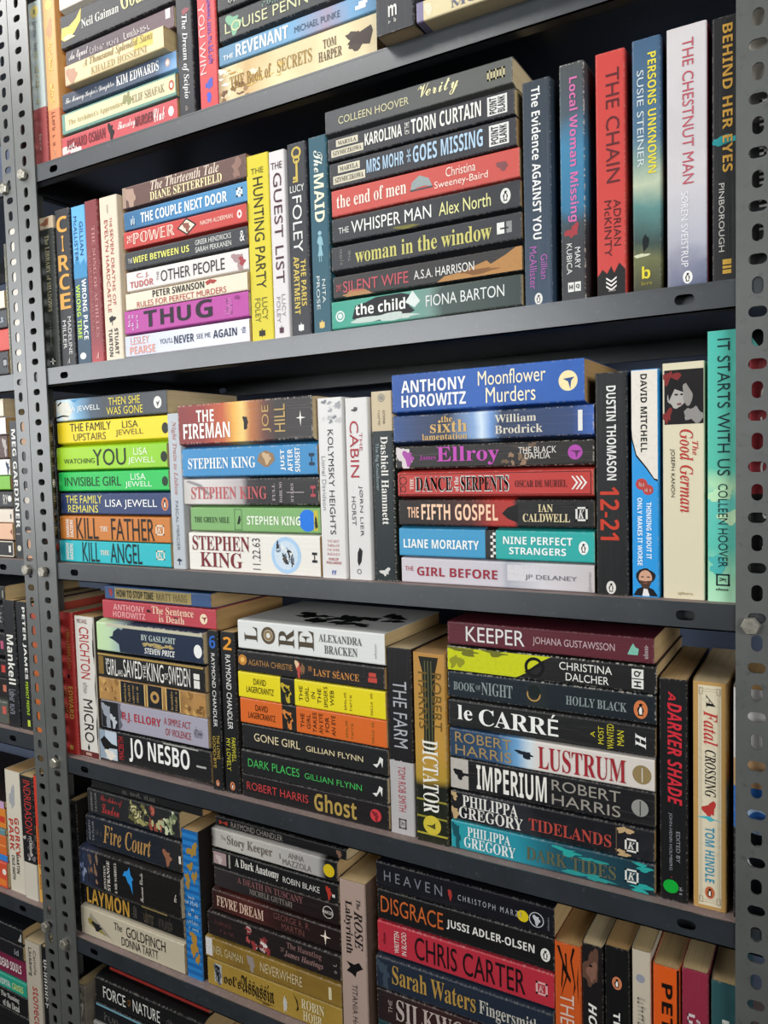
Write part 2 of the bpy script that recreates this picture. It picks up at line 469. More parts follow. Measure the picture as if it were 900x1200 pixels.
class Print:
    def __init__(s, place, L, T): s.place = place; s.L = L; s.T = T; s.v = []; s.f = []; s.mi = []; s.mats = []; s.n = 0
    def mat(s, h):
        m = ink(deepen(h) if int(h[1:3], 16) < 70 else h)
        if m not in s.mats: s.mats.append(m)
        return s.mats.index(m)
    def poly(s, pts, h, e):
        b = len(s.v); s.v += [s.place(u, v, e) for u, v in pts]
        s.f.append(tuple(range(b, b+len(pts)))); s.mi.append(s.mat(h))
    def add(s, el, e):
        k = el[0]; L, T_ = s.L, s.T
        if k == 'T':
            _, tx, u0, u1, v0, v1, h, sty, rot = el
            vs, fs = glyphs(tx, sty); b = len(s.v); mi = s.mat(h)
            for x, y in vs:
                if rot: s.v.append(s.place(u1-(u1-u0)*y, v0+(v1-v0)*x, e))
                else: s.v.append(s.place(u0+(u1-u0)*x, v0+(v1-v0)*y, e))
            s.f += [tuple(b+i for i in f) for f in fs]; s.mi += [mi]*len(fs)
        elif k == 'P': s.poly(el[1], el[2], e)
        elif k == 'E':
            _, cu, cv, r, h, kk = el
            s.poly([(cu+r*T_/L*kk*math.cos(a*math.pi/10), cv+r*math.sin(a*math.pi/10)) for a in range(20)], h, e)
        elif k == 'S':
            _, pts, cu, cv, r, h, rot = el
            s.poly([(cu-y*r*T_/L, cv+x*r) if rot else (cu+x*r*T_/L, cv+y*r) for x, y in pts], h, e)
        elif k == 'O':
            _, cu, cv, r, h, w = el
            for a in range(20):
                p = [(cu+q*T_/L*math.cos(t*math.pi/10), cv+q*math.sin(t*math.pi/10)) for q, t in ((r, a), (r, a+1), (r*(1-w), a+1), (r*(1-w), a))]
                s.poly(p, h, e)
        elif k == 'B':
            _, cu, cv, ru, rv, h, seed, jag, n = el
            g = random.Random(seed*77+5); ph = [g.uniform(0, 6.28) for _ in range(4)]
            pts = []
            for i in range(n):
                a = i*2*math.pi/n
                q = 1+jag*(.5*math.sin(2*a+ph[0])+.35*math.sin(3*a+ph[1])+.3*math.sin(5*a+ph[2])+.35*g.uniform(-1, 1))
                pts.append((min(.997, max(.003, cu+ru*q*math.cos(a))), min(.985, max(.015, cv+rv*q*math.sin(a)))))
            s.poly(pts, h, e)
        elif k == 'Q':
            _, u0, u1, v0, v1, h, n, seed = el
            g = random.Random(seed*31+n); along = abs(u1-u0)*L > abs(v1-v0)*T_
            for i in range(n):
                if g.random() < .12: continue
                a0, a1 = i/n, (i+.72)/n; w = .22/n
                def rect(p0, p1, q0, q1):
                    if along: s.poly([(u0+(u1-u0)*p0, v0+(v1-v0)*q0), (u0+(u1-u0)*p1, v0+(v1-v0)*q0), (u0+(u1-u0)*p1, v0+(v1-v0)*q1), (u0+(u1-u0)*p0, v0+(v1-v0)*q1)], h, e)
                    else: s.poly([(u1-(u1-u0)*q0, v0+(v1-v0)*p0), (u1-(u1-u0)*q0, v0+(v1-v0)*p1), (u1-(u1-u0)*q1, v0+(v1-v0)*p1), (u1-(u1-u0)*q1, v0+(v1-v0)*p0)], h, e)
                rect(a0, a0+w, 0, 1 if g.random() < .4 else .7)
                y = g.choice((0, .28, .55)); rect(a0, a1, y, y+.16)
                if g.random() < .6: rect(a1-w, a1, 0, .7)
        elif k == 'F':
            _, u0, u1, v0, v1, h, w = el; wu = w*T_/L
            for a in ((u0, u1, v0, v0+w), (u0, u1, v1-w, v1), (u0, u0+wu, v0, v1), (u1-wu, u1, v0, v1)):
                s.poly([(a[0], a[2]), (a[1], a[2]), (a[1], a[3]), (a[0], a[3])], h, e)
    def out(s, name, parent):
        if not s.f: return None
        return build(name, s.v, s.f, s.mats, s.mi, parent)

# ------------------------------------------------------------------ books
ORD = 'zeroth first second third fourth fifth sixth seventh eighth ninth tenth eleventh twelfth thirteenth fourteenth fifteenth sixteenth'.split()
BOOKS = []
def bk(key, desc, base, els=(), **o): BOOKS.append((key, desc, base, list(els), o))

def deepen(h):
    if len(h) == 4: h = '#'+''.join(c*2 for c in h[1:])
    # spine blacks: the eye-dropped colour includes the sheen, so the stock itself is darker
    c = [int(h[i:i+2], 16) for i in (1, 3, 5)]
    y = max(c)
    k = 0.62 if y < 60 else (1.0 if y > 120 else 0.62+0.38*(y-60)/60)
    return '#%02x%02x%02x' % tuple(int(x*k) for x in c)

def make_book(kind, x0, x1, z0, z1, zs, g0, g1, yf, base, els, o, seed):
    """kind L lies flat, spine level; kind S stands, spine upright. x/z in mm relative to the shelf."""
    x0, x1, z0, z1 = x0*MM, x1*MM, z0*MM, z1*MM
    g0, g1 = g0*MM, g1*MM
    D = o.get('depth', 128)*MM
    root = empty('book', ((x0+x1)/2, yf, zs+z0+ZO+0.0002))
    if kind == 'L': Ln, Th = x1-x0, z1-z0
    else: Ln, Th = z1-z0, x1-x0
    def place(t, a, d):            # t along the title (m), a across (m), d depth from spine (m)
        if kind == 'L': return (-Ln/2+t, d, a)
        return (-Th/2+a, d, Ln-t)
    # cover: a folded card wrapping spine, front and back
    c = 0.0005; rr = 0.0016
    r0, r1 = min(rr, Th*.12), min(rr, Th*.12)
    def outline(i):
        pts = [(0+i, D)]
        pts += [(0+i, 0.010)]
        for q in range(4):
            a = q/3*math.pi/2
            pts.append((g0+i+r0*(1-math.cos(a)), i+r0*(1-math.sin(a))))
        for q in range(4):
            a = (3-q)/3*math.pi/2
            pts.append((Th-g1-i-r1*(1-math.cos(a)), i+r1*(1-math.sin(a))))
        pts += [(Th-i, 0.010), (Th-i, D)]
        return pts
    oo, ii = outline(0), outline(c)
    n = len(oo); vs, fs, uv = [], [], []
    for t in (0, Ln):
        for P_ in (oo, ii):
            for a, d in P_:
                vs.append(place(t, a, d))
                v = (a-g0)/max(1e-6, Th-g0-g1)
                if d > .004: v = -.06 if a < Th/2 else 1.06
                uv.append((t/Ln, v))
    A, B, C_, D_ = 0, n, 2*n, 3*n
    for i in range(n-1):
        fs.append((A+i, A+i+1, C_+i+1, C_+i)); fs.append((B+i, D_+i, D_+i+1, B+i+1))
        fs.append((A+i, B+i, B+i+1, A+i+1)); fs.append((C_+i, C_+i+1, D_+i+1, D_+i))
    for i in (0, n-1): fs.append((A+i, C_+i, D_+i, B+i))
    st = [(q, deepen(h)) for q, h in (base if isinstance(base, list) else [(0, base)])]
    cm = cover_mat(st, const=o.get('const', False), mottle=o.get('mottle'), crease=o.get('crease', 0.06), wear=o.get('wear', .26),
                   rough=o.get('rough', .42), soft=o.get('soft', 0), seed=seed, side=o.get('side'))
    cov = build('cover', vs, fs, [cm], None, root, None, uv)
    # page block
    pb = MB(); ins = 0.0004
    g = random.Random(seed)
    a0, a1 = max(c, 0.0004)+.0001, Th-max(c, .0004)-.0001
    lo, hi = ins, Ln-ins
    prof = [(max(g0, c)+.0008, .0018), (a0, .0105), (a0, D-.0012), (a1, D-.0012), (a1, .0105), (Th-max(g1, c)-.0008, .0018)]
    m_ = len(prof)
    pv = [place(t, a, d) for t in (lo, hi) for a, d in prof]
    pf = [tuple(range(m_)), tuple(range(2*m_-1, m_-1, -1))]+[(i, m_+i, m_+(i+1) % m_, (i+1) % m_) for i in range(m_)]
    pm = page_mat(o.get('page', g.choice(('#d9bf8e', '#d2b380', '#dcc8a0', '#c49e68'))), 'z' if kind == 'L' else 'x')
    build('page_block', pv, pf, [pm], None, root)
    # printing
    Tw = Th-g0-g1
    def sp(u, v, e): return place(u*Ln, g0+v*Tw, -e)
    def bounds(el):
        k = el[0]
        if k in 'TQF': j = 2 if k == 'T' else 1; r = el[j:j+4]
        elif k == 'P': r = (min(p[0] for p in el[1]), max(p[0] for p in el[1]), min(p[1] for p in el[1]), max(p[1] for p in el[1]))
        elif k == 'S': w = el[4]*Tw/Ln; r = (el[2]-w, el[2]+w, 0, 1)
        elif k in 'EO': w = el[3]*Tw/Ln; r = (el[1]-w, el[1]+w, el[2]-el[3], el[2]+el[3])
        else: r = (el[1]-el[3], el[1]+el[3], el[2]-el[4], el[2]+el[4])
        return r[0]*Ln, r[1]*Ln
    for nm, kinds in (('spine_artwork', 'PEOBFS'), ('lettering', 'TQ')):
        sel = sorted([(bounds(e), i, e) for i, e in enumerate(els) if e[0] in kinds], key=lambda q: q[0][0])
        runs = []
        for bd, i, e in sel:                       # printing that lies close together is one piece
            if runs and bd[0]-runs[-1][0] < .016: runs[-1][1].append((i, e)); runs[-1][0] = max(runs[-1][0], bd[1])
            else: runs.append([bd[1], [(i, e)]])
        for _, items in runs:
            pr = Print(sp, Ln, Tw); k = 0
            for i, e in sorted(items, key=lambda q: q[0]):
                if nm == 'lettering': pr.add(e, 0.00042)
                else: k += 1; pr.add(e, 0.00011+0.00027*k/max(len(items), 10))
            pr.out(nm, cov)
    if o.get('topart') and kind == 'L':            # ink splashes printed on the upper cover
        pr = Print(lambda u, v, e: (-Ln/2+u*Ln, .012+v*(D-.014), Th+e), Ln, D)
        for k, e in enumerate(o['topart']): pr.add(e, 0.0001+.00001*k)
        pr.out('cover_artwork', cov)
    return root

WH = '#dcd8d0'
# ---- top shelf in view
bk('A greygreen', 'slim pale green paperback with dark red foot', [(0, '#bcc6c2'), (.64, '#a04c4c')], [E(.06, .5, .3, '#dcc978'), R(.045, .075, .42, .58, '#8f8a50'), Q(.12, .3, .35, .65, '#8d8f96', 7, 2), Q(.3, .62, .35, .65, '#d8cf94', 11, 3), Q(.8, .9, .4, .6, '#d8c0b8', 4, 4)], const=True)
bk('A orange', 'slim orange paperback with gold lettering', [(0, '#d59d60'), (.68, '#c67a52')], [E(.08, .5, .25, '#e6cc6c'), BL(.22, .5, .06, .2, '#b98c66', 4), Q(.3, .66, .35, .65, '#e8cf70', 12, 5), Q(.7, .9, .35, .6, '#8f4a34', 9, 6), Q(.92, .97, .4, .6, '#e0b090', 3, 7)], const=True)
bk('A topcream', 'cream paperback cut off by the photo edge', '#cfc6b6', [])
bk('A gods', 'thick charcoal paperback with yellow boat', '#34353b', [P([(.0, .3), (.01, .62), (.08, .6), (.15, .74), (.2, .98), (.19, .62), (.13, .36), (.08, .22), (.03, .2)], '#dcc25c'), BL(.07, .28, .06, .06, '#efe3a8', 3), T('Neil Gaiman', .2, .54, .36, .62, '#cfcdc4', 'r'), T('Gods', .56, .78, .36, .98, '#ded592', 'r')])
bk('A newham', 'mauve-grey paperback with white script', [(0, '#4d4450'), (1, '#6b5057')], [T('An Equal', .03, .22, .3, .85, '#d8d0cc', 'c'), Q(.24, .52, .35, .7, '#bdb0b0', 12, 3), Q(.56, .8, .35, .7, '#cfc4c0', 8, 9), R(.93, .97, .5, .95, '#cfc9c4')], soft=.1)
bk('A khaled', 'buff paperback with faint ochre lettering', [(0, '#cfa98c'), (.1, '#dcc394'), (.97, '#dcc898')], [BL(.07, .45, .06, .35, '#b58c74', 5), R(.72, .9, .35, .93, '#d2b95a'), T('A Thousand Splendid Suns', .2, .9, .5, .95, '#87764c', 'i'), T('KHALED HOSSEINI', .28, .84, .08, .42, '#9c8960', 'r')])
bk('A edwards', 'slate blue paperback with white capitals', [(0, '#3c475a'), (.82, '#3f506a'), (1, '#78a2cc')], [T("The Memory Keeper's Daughter", .03, .48, .2, .7, '#dcd8d4', 'c'), T('KIM EDWARDS', .5, .86, .25, .8, '#efece6', 'r'), LOGO(.93, '#dca890'), LOGO(.93, '#f0e8e0', .5, .12)])
bk('A elif', 'green-edged cream paperback with faint lettering', '#628e80', [R(.03, .995, .14, .9, '#d6caa2'), T("The Architect's Apprentice", .06, .56, .3, .62, '#a39468', 'r'), BL(.6, .6, .03, .3, '#8b8a60', 8, .6), T('ELIF SHAFAK', .64, .91, .32, .68, '#857a5e', 'r'), LOGO(.965, '#b0503c'), LOGO(.965, '#e8dcc8', .5, .12)])
bk('A thursday', 'red paperback with white worn left end', '#b8454a', [BL(.08, .3, .08, .28, '#dcc0bc', 2, .6), T('RICHARD OSMAN', .05, .4, .3, .8, '#6a2c32', 'b'), BL(.45, .5, .025, .38, '#3c2026', 5, .6), T('Thursday', .51, .66, .3, .8, '#efe0da', 'c'), T('MURDER', .66, .81, .32, .78, '#5c2a2e', 'b'), T('Club', .81, .9, .25, .85, '#efe0da', 'c'), LOGO(.95, '#eee4dc')])
bk('A scipio', 'charcoal paperback with white slanted title', '#383a41', [T('The Dream of Scipio', .42, .88, .3, .72, '#d8d6d4', 'i'), BL(.4, .6, .02, .2, '#8a4a50', 3), Q(.92, .95, .4, .6, '#a89c94', 2, 3)])
bk('A youwin', 'scarlet paperback with violet and pink lettering', '#c23f43', [T('YOU WIN', .4, .78, .08, .42, '#e8b8b4', 's'), Q(.36, .74, .56, .82, '#6a5cb4', 15, 3), BL(.84, .55, .03, .18, '#4a58b0', 4), BL(.91, .5, .025, .14, '#4a58c0', 6)], side='#2c2024')
bk('A secrets', 'sand coloured paperback with falcon', [(0, '#8f6f4a'), (.08, '#d8c49a'), (.2, '#c0a06c'), (.4, '#dcc89c'), (1, '#e0cfa6')], [*SPL(.0, .2, .05, .5, ('#7b5c3c', '#93704a', '#c9b48c', '#6a4a30', '#dccfae'), 14, 3, .7), *SPL(.02, .3, .5, .9, ('#d8c290', '#efe6d2', '#b88f48', '#e4d8b8'), 12, 4, .6), *SPL(.2, .46, .2, .6, ('#d2ae5c', '#dcc07c'), 8, 5, .6), T('THE Book of', .08, .36, .32, .68, '#8c6a24', 'r'), T('SECRETS', .4, .62, .35, .7, '#94783c', 'r'), T('TOM', .69, .77, .55, .78, '#5c4a38', 'r'), T('HARPER', .66, .8, .25, .5, '#5c4a38', 'r'), BL(.88, .5, .055, .2, '#4e423c', 7, .5), P([(.83, .45), (.87, .62), (.97, .75), (.98, .6), (.96, .3), (.9, .38)], '#463a36')], mottle=('#b08f5c', .8, .25))
bk('A revenant', 'sky blue paperback with bold white title', [(0, '#57809c'), (.5, '#6a9abc'), (.72, '#93889c'), (.85, '#6a98bc'), (1, '#5c8fb6')], [T('THE', .03, .1, .25, .48, '#efeeea', 's'), T('REVENANT', .12, .47, .2, .85, '#f2f0ec', 'b'), T('MICHAEL PUNKE', .51, .79, .3, .62, '#45586a', 's'), R(.88, .94, .32, .5, '#f0efe8'), R(.9, .95, .5, .66, '#f0efe8')], soft=.08)
bk('A louise', 'dark olive-grey paperback with pale green capitals', '#45474a', [BL(.1, .55, .05, .3, '#78a888', 5, .6), T('LOUISE PENNY', .04, .66, .22, .62, '#c8c79c', 's'), Q(.3, .5, .7, .95, '#6f8a7c', 6, 2)])
bk('A topdark', 'grey paperback almost outside the photo', '#404147', [Q(.04, .3, .2, .6, '#a9a79c', 7, 5)])
bk('A macmillan', 'grey upright paperback leaning out over the shelf', '#404248', [T('ER', .63, .76, .1, .26, WH, 'b'), T('R', .62, .69, .36, .52, WH, 'b'), T('T', .58, .65, .64, .78, WH, 'b'), T('m', .88, .93, .34, .56, WH, 'b', 1), Q(.94, .96, .34, .56, WH, 3, 3)], crease=.1)
bk('A mosse', 'tan paperback with violet edge', [(0, '#7c7490'), (.035, '#d3c398')], [BL(.06, .5, .02, .3, '#dacfb4', 4, .3), T('Kate', .25, .38, .58, .98, '#676a78', 'r'), T('MOSSE', .17, .46, .15, .5, '#6c6c78', 'r'), BL(.62, .65, .04, .25, '#4a5a8c', 6, .6)], const=True)
bk('A overmosse', 'grey paperback above the tan one', '#43454c', [])
# ---- second shelf
bk('B library', 'grey-green paperback with small picture on top', [(0, '#c2ae92'), (.075, '#464a45')], [BL(.04, .45, .025, .25, '#8f5a40', 4, .5), T('The LIBRARY of SHADOWS', .12, .62, .36, .66, '#b9b08c', 'r'), Q(.68, .86, .4, .55, '#8f8a78', 9, 4), FR(.93, .97, .32, .68, '#e4e0d8', .12)], const=True)
bk('B circe', 'charcoal paperback with stacked gold letters', '#3c3a40', [T(ch, .045+i*.121, .145+i*.121, .12 if ch != 'I' else .42, .88 if ch != 'I' else .58, '#cf9a48', 'b', 1) for i, ch in enumerate('CIRCE')]+[T('MADELINE', .68, .92, .58, .82, '#cfccc8'), T('MILLER', .7, .88, .2, .44, '#cfccc8'), T('A', .94, .975, .4, .62, '#b8b4ac', 'i', 1)], crease=.04)
bk('B wrong', 'blue paperback with white and lime lettering', [(0, '#5aa4d8'), (.34, '#66aade'), (.42, '#2f5474'), (1, '#2d4a60')], [T('GILLIAN', .1, .31, .56, .82, '#234a70'), T('McALLISTER', .06, .34, .16, .4, '#234a70'), T('WRONG PLACE', .46, .84, .56, .88, '#e4e6e2', 'b'), T('WRONG TIME', .49, .83, .12, .42, '#b6cf4e', 'b'), P([(.38, .02), (.3, .3), (.37, .5), (.33, .8), (.4, .98), (.45, .98), (.45, .02)], '#3d86b4'), LOGO(.94, '#e6e4de', .4)], crease=.03)
bk('B achilles', 'maroon paperback with dusty pink lettering', [(0, '#7c3034'), (.85, '#84343a'), (1, '#a83c40')], [T('THE SONG OF ACHILLES', .16, .84, .52, .78, '#b8807c', 'r'), T('MADELINE MILLER', .3, .8, .2, .42, '#9c605e', 'r'), T('A', .93, .97, .4, .65, '#d8b8b0', 'i', 1)], crease=.05)
bk('B evelyn', 'cream paperback with red and black lettering', '#d2c4ae', [T('THE', .13, .19, .55, .68, '#a84a40'), T('SEVEN DEATHS OF', .2, .66, .55, .72, '#ab463c'), T('EVELYN HARDCASTLE', .14, .7, .25, .44, '#ab463c'), R(.05, .1, .42, .5, '#a89a88'), BL(.74, .45, .02, .16, '#2c2624', 3, .4), R(.72, .78, .43, .47, '#2c2624'), T('STUART', .8, .96, .55, .75, '#3a3432', 'b'), T('TURTON', .8, .97, .22, .42, '#3a3432', 'b')], crease=.05)
bk('B thirteenth', 'dusty brown paperback with cream lettering', '#69493f', [BL(.07, .5, .05, .4, '#a98c7c', 4, .4), R(.0, .03, .03, .97, '#a08878'), T('The Thirteenth Tale', .25, .8, .52, .96, '#d9c6b4', 'i'), T('DIANE SETTERFIELD', .24, .82, .08, .46, '#ecdcaa', 'r'), BL(.93, .5, .035, .35, '#8a6a5e', 9, .6)])
bk('B couple', 'blue paperback with bold white capitals', [(0, '#275f88'), (.5, '#3d7fae'), (1, '#4585b0')], [T('THE COUPLE NEXT DOOR', .15, .85, .22, .76, '#eef0ee', 'b'), Q(.04, .1, .2, .7, '#d6e0e4', 3, 4), FR(.92, .965, .3, .75, '#e4e8e8', .1), T('S', .932, .953, .4, .65, '#e4e8e8', 'b')])
bk('B power', 'red paperback with outlined lettering and diamond', '#ba3c35', [T('ℙ𝕆𝕎𝔼ℝ', .085, .44, .2, .82, '#efd6c6', 's'), T('THE', .03, .075, .3, .75, '#efd6c6', 's', 1), P([(.46, .5), (.54, .98), (.62, .5), (.54, .02)], '#2e2624'), P([(.475, .5), (.54, .88), (.605, .5), (.54, .12)], '#d8cab8'), BL(.54, .5, .03, .22, '#8a5448', 4, .5), T('NAOMI ALDERMAN', .65, .9, .38, .62, '#efd6c6'), LOGO(.95, '#efe2d8'), LOGO(.95, '#b0403a', .5, .1)])
bk('B wife', 'slate grey paperback with yellow lettering', '#44464b', [T('THE', .025, .065, .35, .6, '#cfccc4'), T('WIFE BETWEEN US', .07, .55, .3, .66, '#dedb70', 'b'), T('GREER HENDRICKS', .6, .88, .55, .82, '#d4d2cc'), T('SARAH PEKKANEN', .6, .88, .16, .44, '#d4d2cc'), T('&', .945, .98, .25, .8, '#e0ded8', 'b')])
bk('B other', 'white paperback with red and grey lettering', '#d4cdc8', [T('C. J.', .09, .2, .55, .85, '#b05a58'), T('TUDOR', .03, .235, .14, .48, '#b05a58', 'b'), T('THE', .265, .285, .3, .75, '#4a4648', 's', 1), T('OTHER PEOPLE', .3, .82, .2, .76, '#3f3e42'), BL(.93, .5, .05, .32, '#a08484', 4, .6), BL(.95, .45, .025, .18, '#9c3e44', 7, .5)])
bk('B swanson', 'ivory paperback with black author name', '#dccfb8', [T('PETER SWANSON', .24, .67, .53, .93, '#302c2c', 'b'), T('RULES FOR PERFECT MURDERS', .1, .84, .08, .42, '#ac443a', 's'), BL(.72, .82, .035, .16, '#a03c36', 6, .5)])
bk('B thug', 'magenta paperback with hand-drawn dark letters', '#ac3f92', [T('T', .17, .28, .18, .88, '#34203a', 'b'), T('H', .31, .42, .2, .86, '#34203a', 'b'), T('U', .45, .56, .22, .84, '#34203a', 'b'), T('G', .6, .73, .2, .94, '#34203a', 'b'), Q(.03, .05, .15, .85, '#e8cfe0', 4, 2), Q(.06, .08, .15, .85, '#e8cfe0', 4, 3), Q(.1, .12, .2, .8, '#e8cfe0', 4, 4), Q(.82, .88, .2, .85, '#c878b4', 6, 3), BL(.92, .8, .02, .1, '#842c70', 2)])
bk('B pearse', 'pale lilac paperback with salmon author name', [(0, '#bfc4d2'), (1, '#dcdbe0')], [T('LESLEY', .05, .21, .56, .92, '#d49484'), T('PEARSE', .04, .26, .1, .48, '#d49484', 'b'), T("YOU'LL", .3, .41, .42, .66, '#3f4a64'), T('NEVER', .42, .58, .34, .7, '#34405c', 'b'), T('SEE ME', .6, .71, .42, .64, '#3f4a64'), T('AGAIN', .73, .91, .34, .7, '#34405c', 'b'), Q(.94, .975, .4, .7, '#5a607a', 2, 3)])
FOLEYLOGO = lambda h: [R(.935, .965, .34, .62, h), R(.925, .97, .46, .5, h)]
bk('B hunting', 'bright yellow paperback with black lettering', '#ccbc26', [T('THE', .07, .1, .22, .78, '#6a6428', 's', 1), T('HUNTING PARTY', .12, .71, .3, .74, '#3c3620', 's'), T('LUCY', .76, .88, .52, .76, '#6a6428'), T('FOLEY', .76, .89, .2, .44, '#6a6428')]+FOLEYLOGO('#3c3620'), crease=.03)
bk('B guest', 'white paperback with plum lettering', '#d0cac8', [T('THE', .06, .095, .15, .85, '#4a2c38', 's', 1), T('GUEST LIST', .115, .7, .26, .78, '#4c2a38', 's'), T('LUCY', .76, .88, .55, .78, '#8c8488'), T('FOLEY', .77, .91, .22, .45, '#8c8488')]+FOLEYLOGO('#4c2a38'), crease=.03)
bk('B foley', 'dark grey paperback with gold key', '#3f4149', [O(.05, .5, .26, '#c2a950', .35), O(.085, .5, .18, '#c2a950', .4), R(.09, .2, .45, .56, '#c2a950'), R(.17, .185, .3, .5, '#c2a950'), R(.19, .2, .28, .5, '#c2a950'), T('LUCY', .215, .25, .12, .88, '#e2e0da', 's', 1), T('FOLEY', .27, .56, .22, .72, '#e2e0da', 's'), T('THE PARIS', .6, .84, .56, .84, '#cdb458', 'b'), T('APARTMENT', .58, .88, .18, .48, '#cdb458', 'b')]+FOLEYLOGO('#e2e0da'), crease=.03)
bk('B maid', 'teal paperback with cream title', '#27596a', [T('The', .07, .18, .3, .78, '#dfe2d2', 'c'), T('MAID', .19, .43, .28, .82, '#e4e2c2', 'b'), E(.485, .5, .1, '#8fb4bc', 1), P([(.5, .44), (.5, .56), (.515, .64), (.55, .68), (.545, .58), (.57, .6), (.6, .66), (.6, .36), (.57, .42), (.545, .44), (.53, .34), (.51, .38)], '#86aeb8'), R(.6, .63, .42, .47, '#7fa6b0'), R(.6, .63, .53, .58, '#7fa6b0'), T('NITA', .72, .84, .56, .74, '#d0d8d4', 's'), T('PROSE', .7, .87, .24, .42, '#d0d8d4', 's')]+FOLEYLOGO('#d9b870'), crease=.03)
bk('B verity', 'wide grey paperback with pale gold script', [(0, '#56585b'), (1, '#63655f')], [T('COLLEEN HOOVER', .08, .48, .3, .62, '#c9c29a'), T('Verity', .53, .74, .2, .92, '#ece2ae', 'c'), FR(.88, .905, .3, .7, '#b9ae84', .08), FR(.91, .935, .3, .7, '#b9ae84', .08), FR(.94, .965, .3, .7, '#b9ae84', .08)], crease=.02)
for kk, nm, t1, t2, hc in (('karolina', 'dark paperback with jagged white capitals', 'KAROLINA', 'TORN CURTAIN', '#e2dfd6'), ('mohr', 'dark paperback with jagged pale blue capitals', 'MRS MOHR', 'GOES MISSING', '#a9c2d6')):
    bk('B '+kk, nm, '#414248', [R(.05, .18, .56, .86, '#cdc5ae'), R(.02, .21, .14, .46, '#cdc5ae'), T('MARYLA', .06, .17, .62, .8, '#5c564c', 'r'), T('SZYMICZKOWA', .03, .2, .2, .4, '#5c564c', 'r'), T(t1, .22, .43, .28, .8, hc, 'b'), T('OF THE' if kk == 'karolina' else '*', .445, .47, .3, .8, hc, 's', 1), T(t2, .48, .84, .24, .86, hc, 'b'), R(.87, .965, .14, .88, '#d8d6d0'), T('POINT', .88, .915, .2, .82, '#3c3c40', 'b', 1), T('BLANK', .92, .955, .2, .82, '#3c3c40', 'b', 1)])
bk('B endofmen', 'coral red paperback with white serif title', '#bc4b42', [T('the end of men', .03, .43, .28, .78, '#ecd6c8', 'r'), P([(.45, .3), (.46, .62), (.5, .82), (.55, .66), (.57, .34), (.53, .42), (.49, .4)], '#8f9a98'), R(.45, .57, .3, .36, '#4a4a4c'), T('Christina', .64, .79, .54, .86, '#ecd6c8'), T('Sweeney-Baird', .58, .85, .14, .46, '#ecd6c8'), BL(.92, .5, .03, .14, '#7c4a4c', 4)])
bk('B whisper', 'charcoal paperback with white and cream sans lettering', '#3e4046', [T('THE', .04, .1, .34, .58, '#dedcd6'), T('WHISPER MAN', .115, .56, .26, .76, '#e6e4de', 's'), T('Alex North', .6, .86, .24, .74, '#dcd896', 's'), *PENG(.93, '#d8d6d0', .5, .28), BL(.42, .1, .07, .07, '#6f6a30', 5)])
bk('B window', 'charcoal paperback with olive yellow serif title', '#424348', [T('A J FINN', .05, .07, .2, .85, '#8c8a84', 's', 1), T('THE', .1, .115, .3, .75, '#8c8a84', 's', 1), T('woman in the window', .14, .86, .18, .8, '#c4bc6c', 'r'), R(.885, .92, .3, .72, '#dcdad4'), R(.93, .955, .3, .72, '#8a8a88'), R(.9, .94, .46, .52, '#424348')])
bk('B silent', 'dark brown paperback with red title', [(0, '#46413f'), (.8, '#403c3b'), (1, '#433f3c')], [BL(.14, .1, .09, .16, '#a87c50', 3, .3), P([(.58, .03), (.62, .25), (.7, .3), (.78, .5), (.83, .62), (.85, .45), (.92, .72), (.97, .97), (.998, .97), (.998, .03)], '#ab7c48'), BL(.78, .25, .1, .1, '#7c5430', 5, .5), T('THE', .02, .05, .3, .62, '#b8545a', 's', 1), T('SILENT WIFE', .06, .43, .22, .72, '#bc545c', 's'), T('A.S.A. HARRISON', .46, .77, .3, .68, '#dedad4', 's')])
bk('B child', 'green paperback with torn black patch', [(0, '#35957f'), (.35, '#4c9a86'), (.55, '#6a8a80'), (.62, '#4a5c56'), (1, '#404e4a')], [P([(.12, .3), (.14, .75), (.2, .82), (.26, .95), (.4, .96), (.48, .8), (.44, .5), (.47, .3), (.4, .1), (.2, .12)], '#2c2c30'), BL(.3, .2, .14, .14, '#b9c4bc', 8, .5), P([(.42, .62), (.46, .98), (.5, .6), (.47, .4)], '#cfd6d0'), T('the child', .14, .42, .4, .8, '#eae8e2', 'b'), O(.05, .45, .2, '#cfd8d2', .3), E(.05, .45, .1, '#cfd8d2'), T('FIONA BARTON', .53, .92, .36, .74, '#dadcd8', 's')], soft=.1)
bk('B evidence', 'slate blue creased paperback with white lettering', [(0, '#3b4753'), (1, '#3c5064')], [T('The Evidence AGAINST YOU', .03, .7, .34, .66, '#e2e0dc', 'b'), T('Gillian', .77, .88, .6, .84, '#a55ca0'), T('McAllister', .73, .92, .2, .46, '#a55ca0'), *PENG(.965, '#d8d6d0', .5, .2, 1)], crease=.16)
bk('B local', 'narrow grey-blue paperback with pink title', [(0, '#55585a'), (.2, '#4d5c66'), (.35, '#3a7a9c'), (.6, '#2f6f92'), (.68, '#44525a'), (.75, '#494a4e'), (1, '#4c4c4e')], [T('Local Woman Missing', .06, .66, .32, .76, '#c86a9e', 'b'), BL(.7, .5, .03, .22, '#9c3a40', 4, .6), T('MARY', .77, .86, .58, .8, '#d8d6d2'), T('KUBICA', .75, .88, .24, .46, '#d8d6d2'), R(.915, .955, .28, .52, '#dcdad4'), R(.915, .955, .56, .8, '#dcdad4'), T('H', .925, .945, .33, .47, '#333', 'b', 1), T('Q', .925, .945, .61, .75, '#333', 'b', 1)], soft=.12, crease=.12, wear=.9)
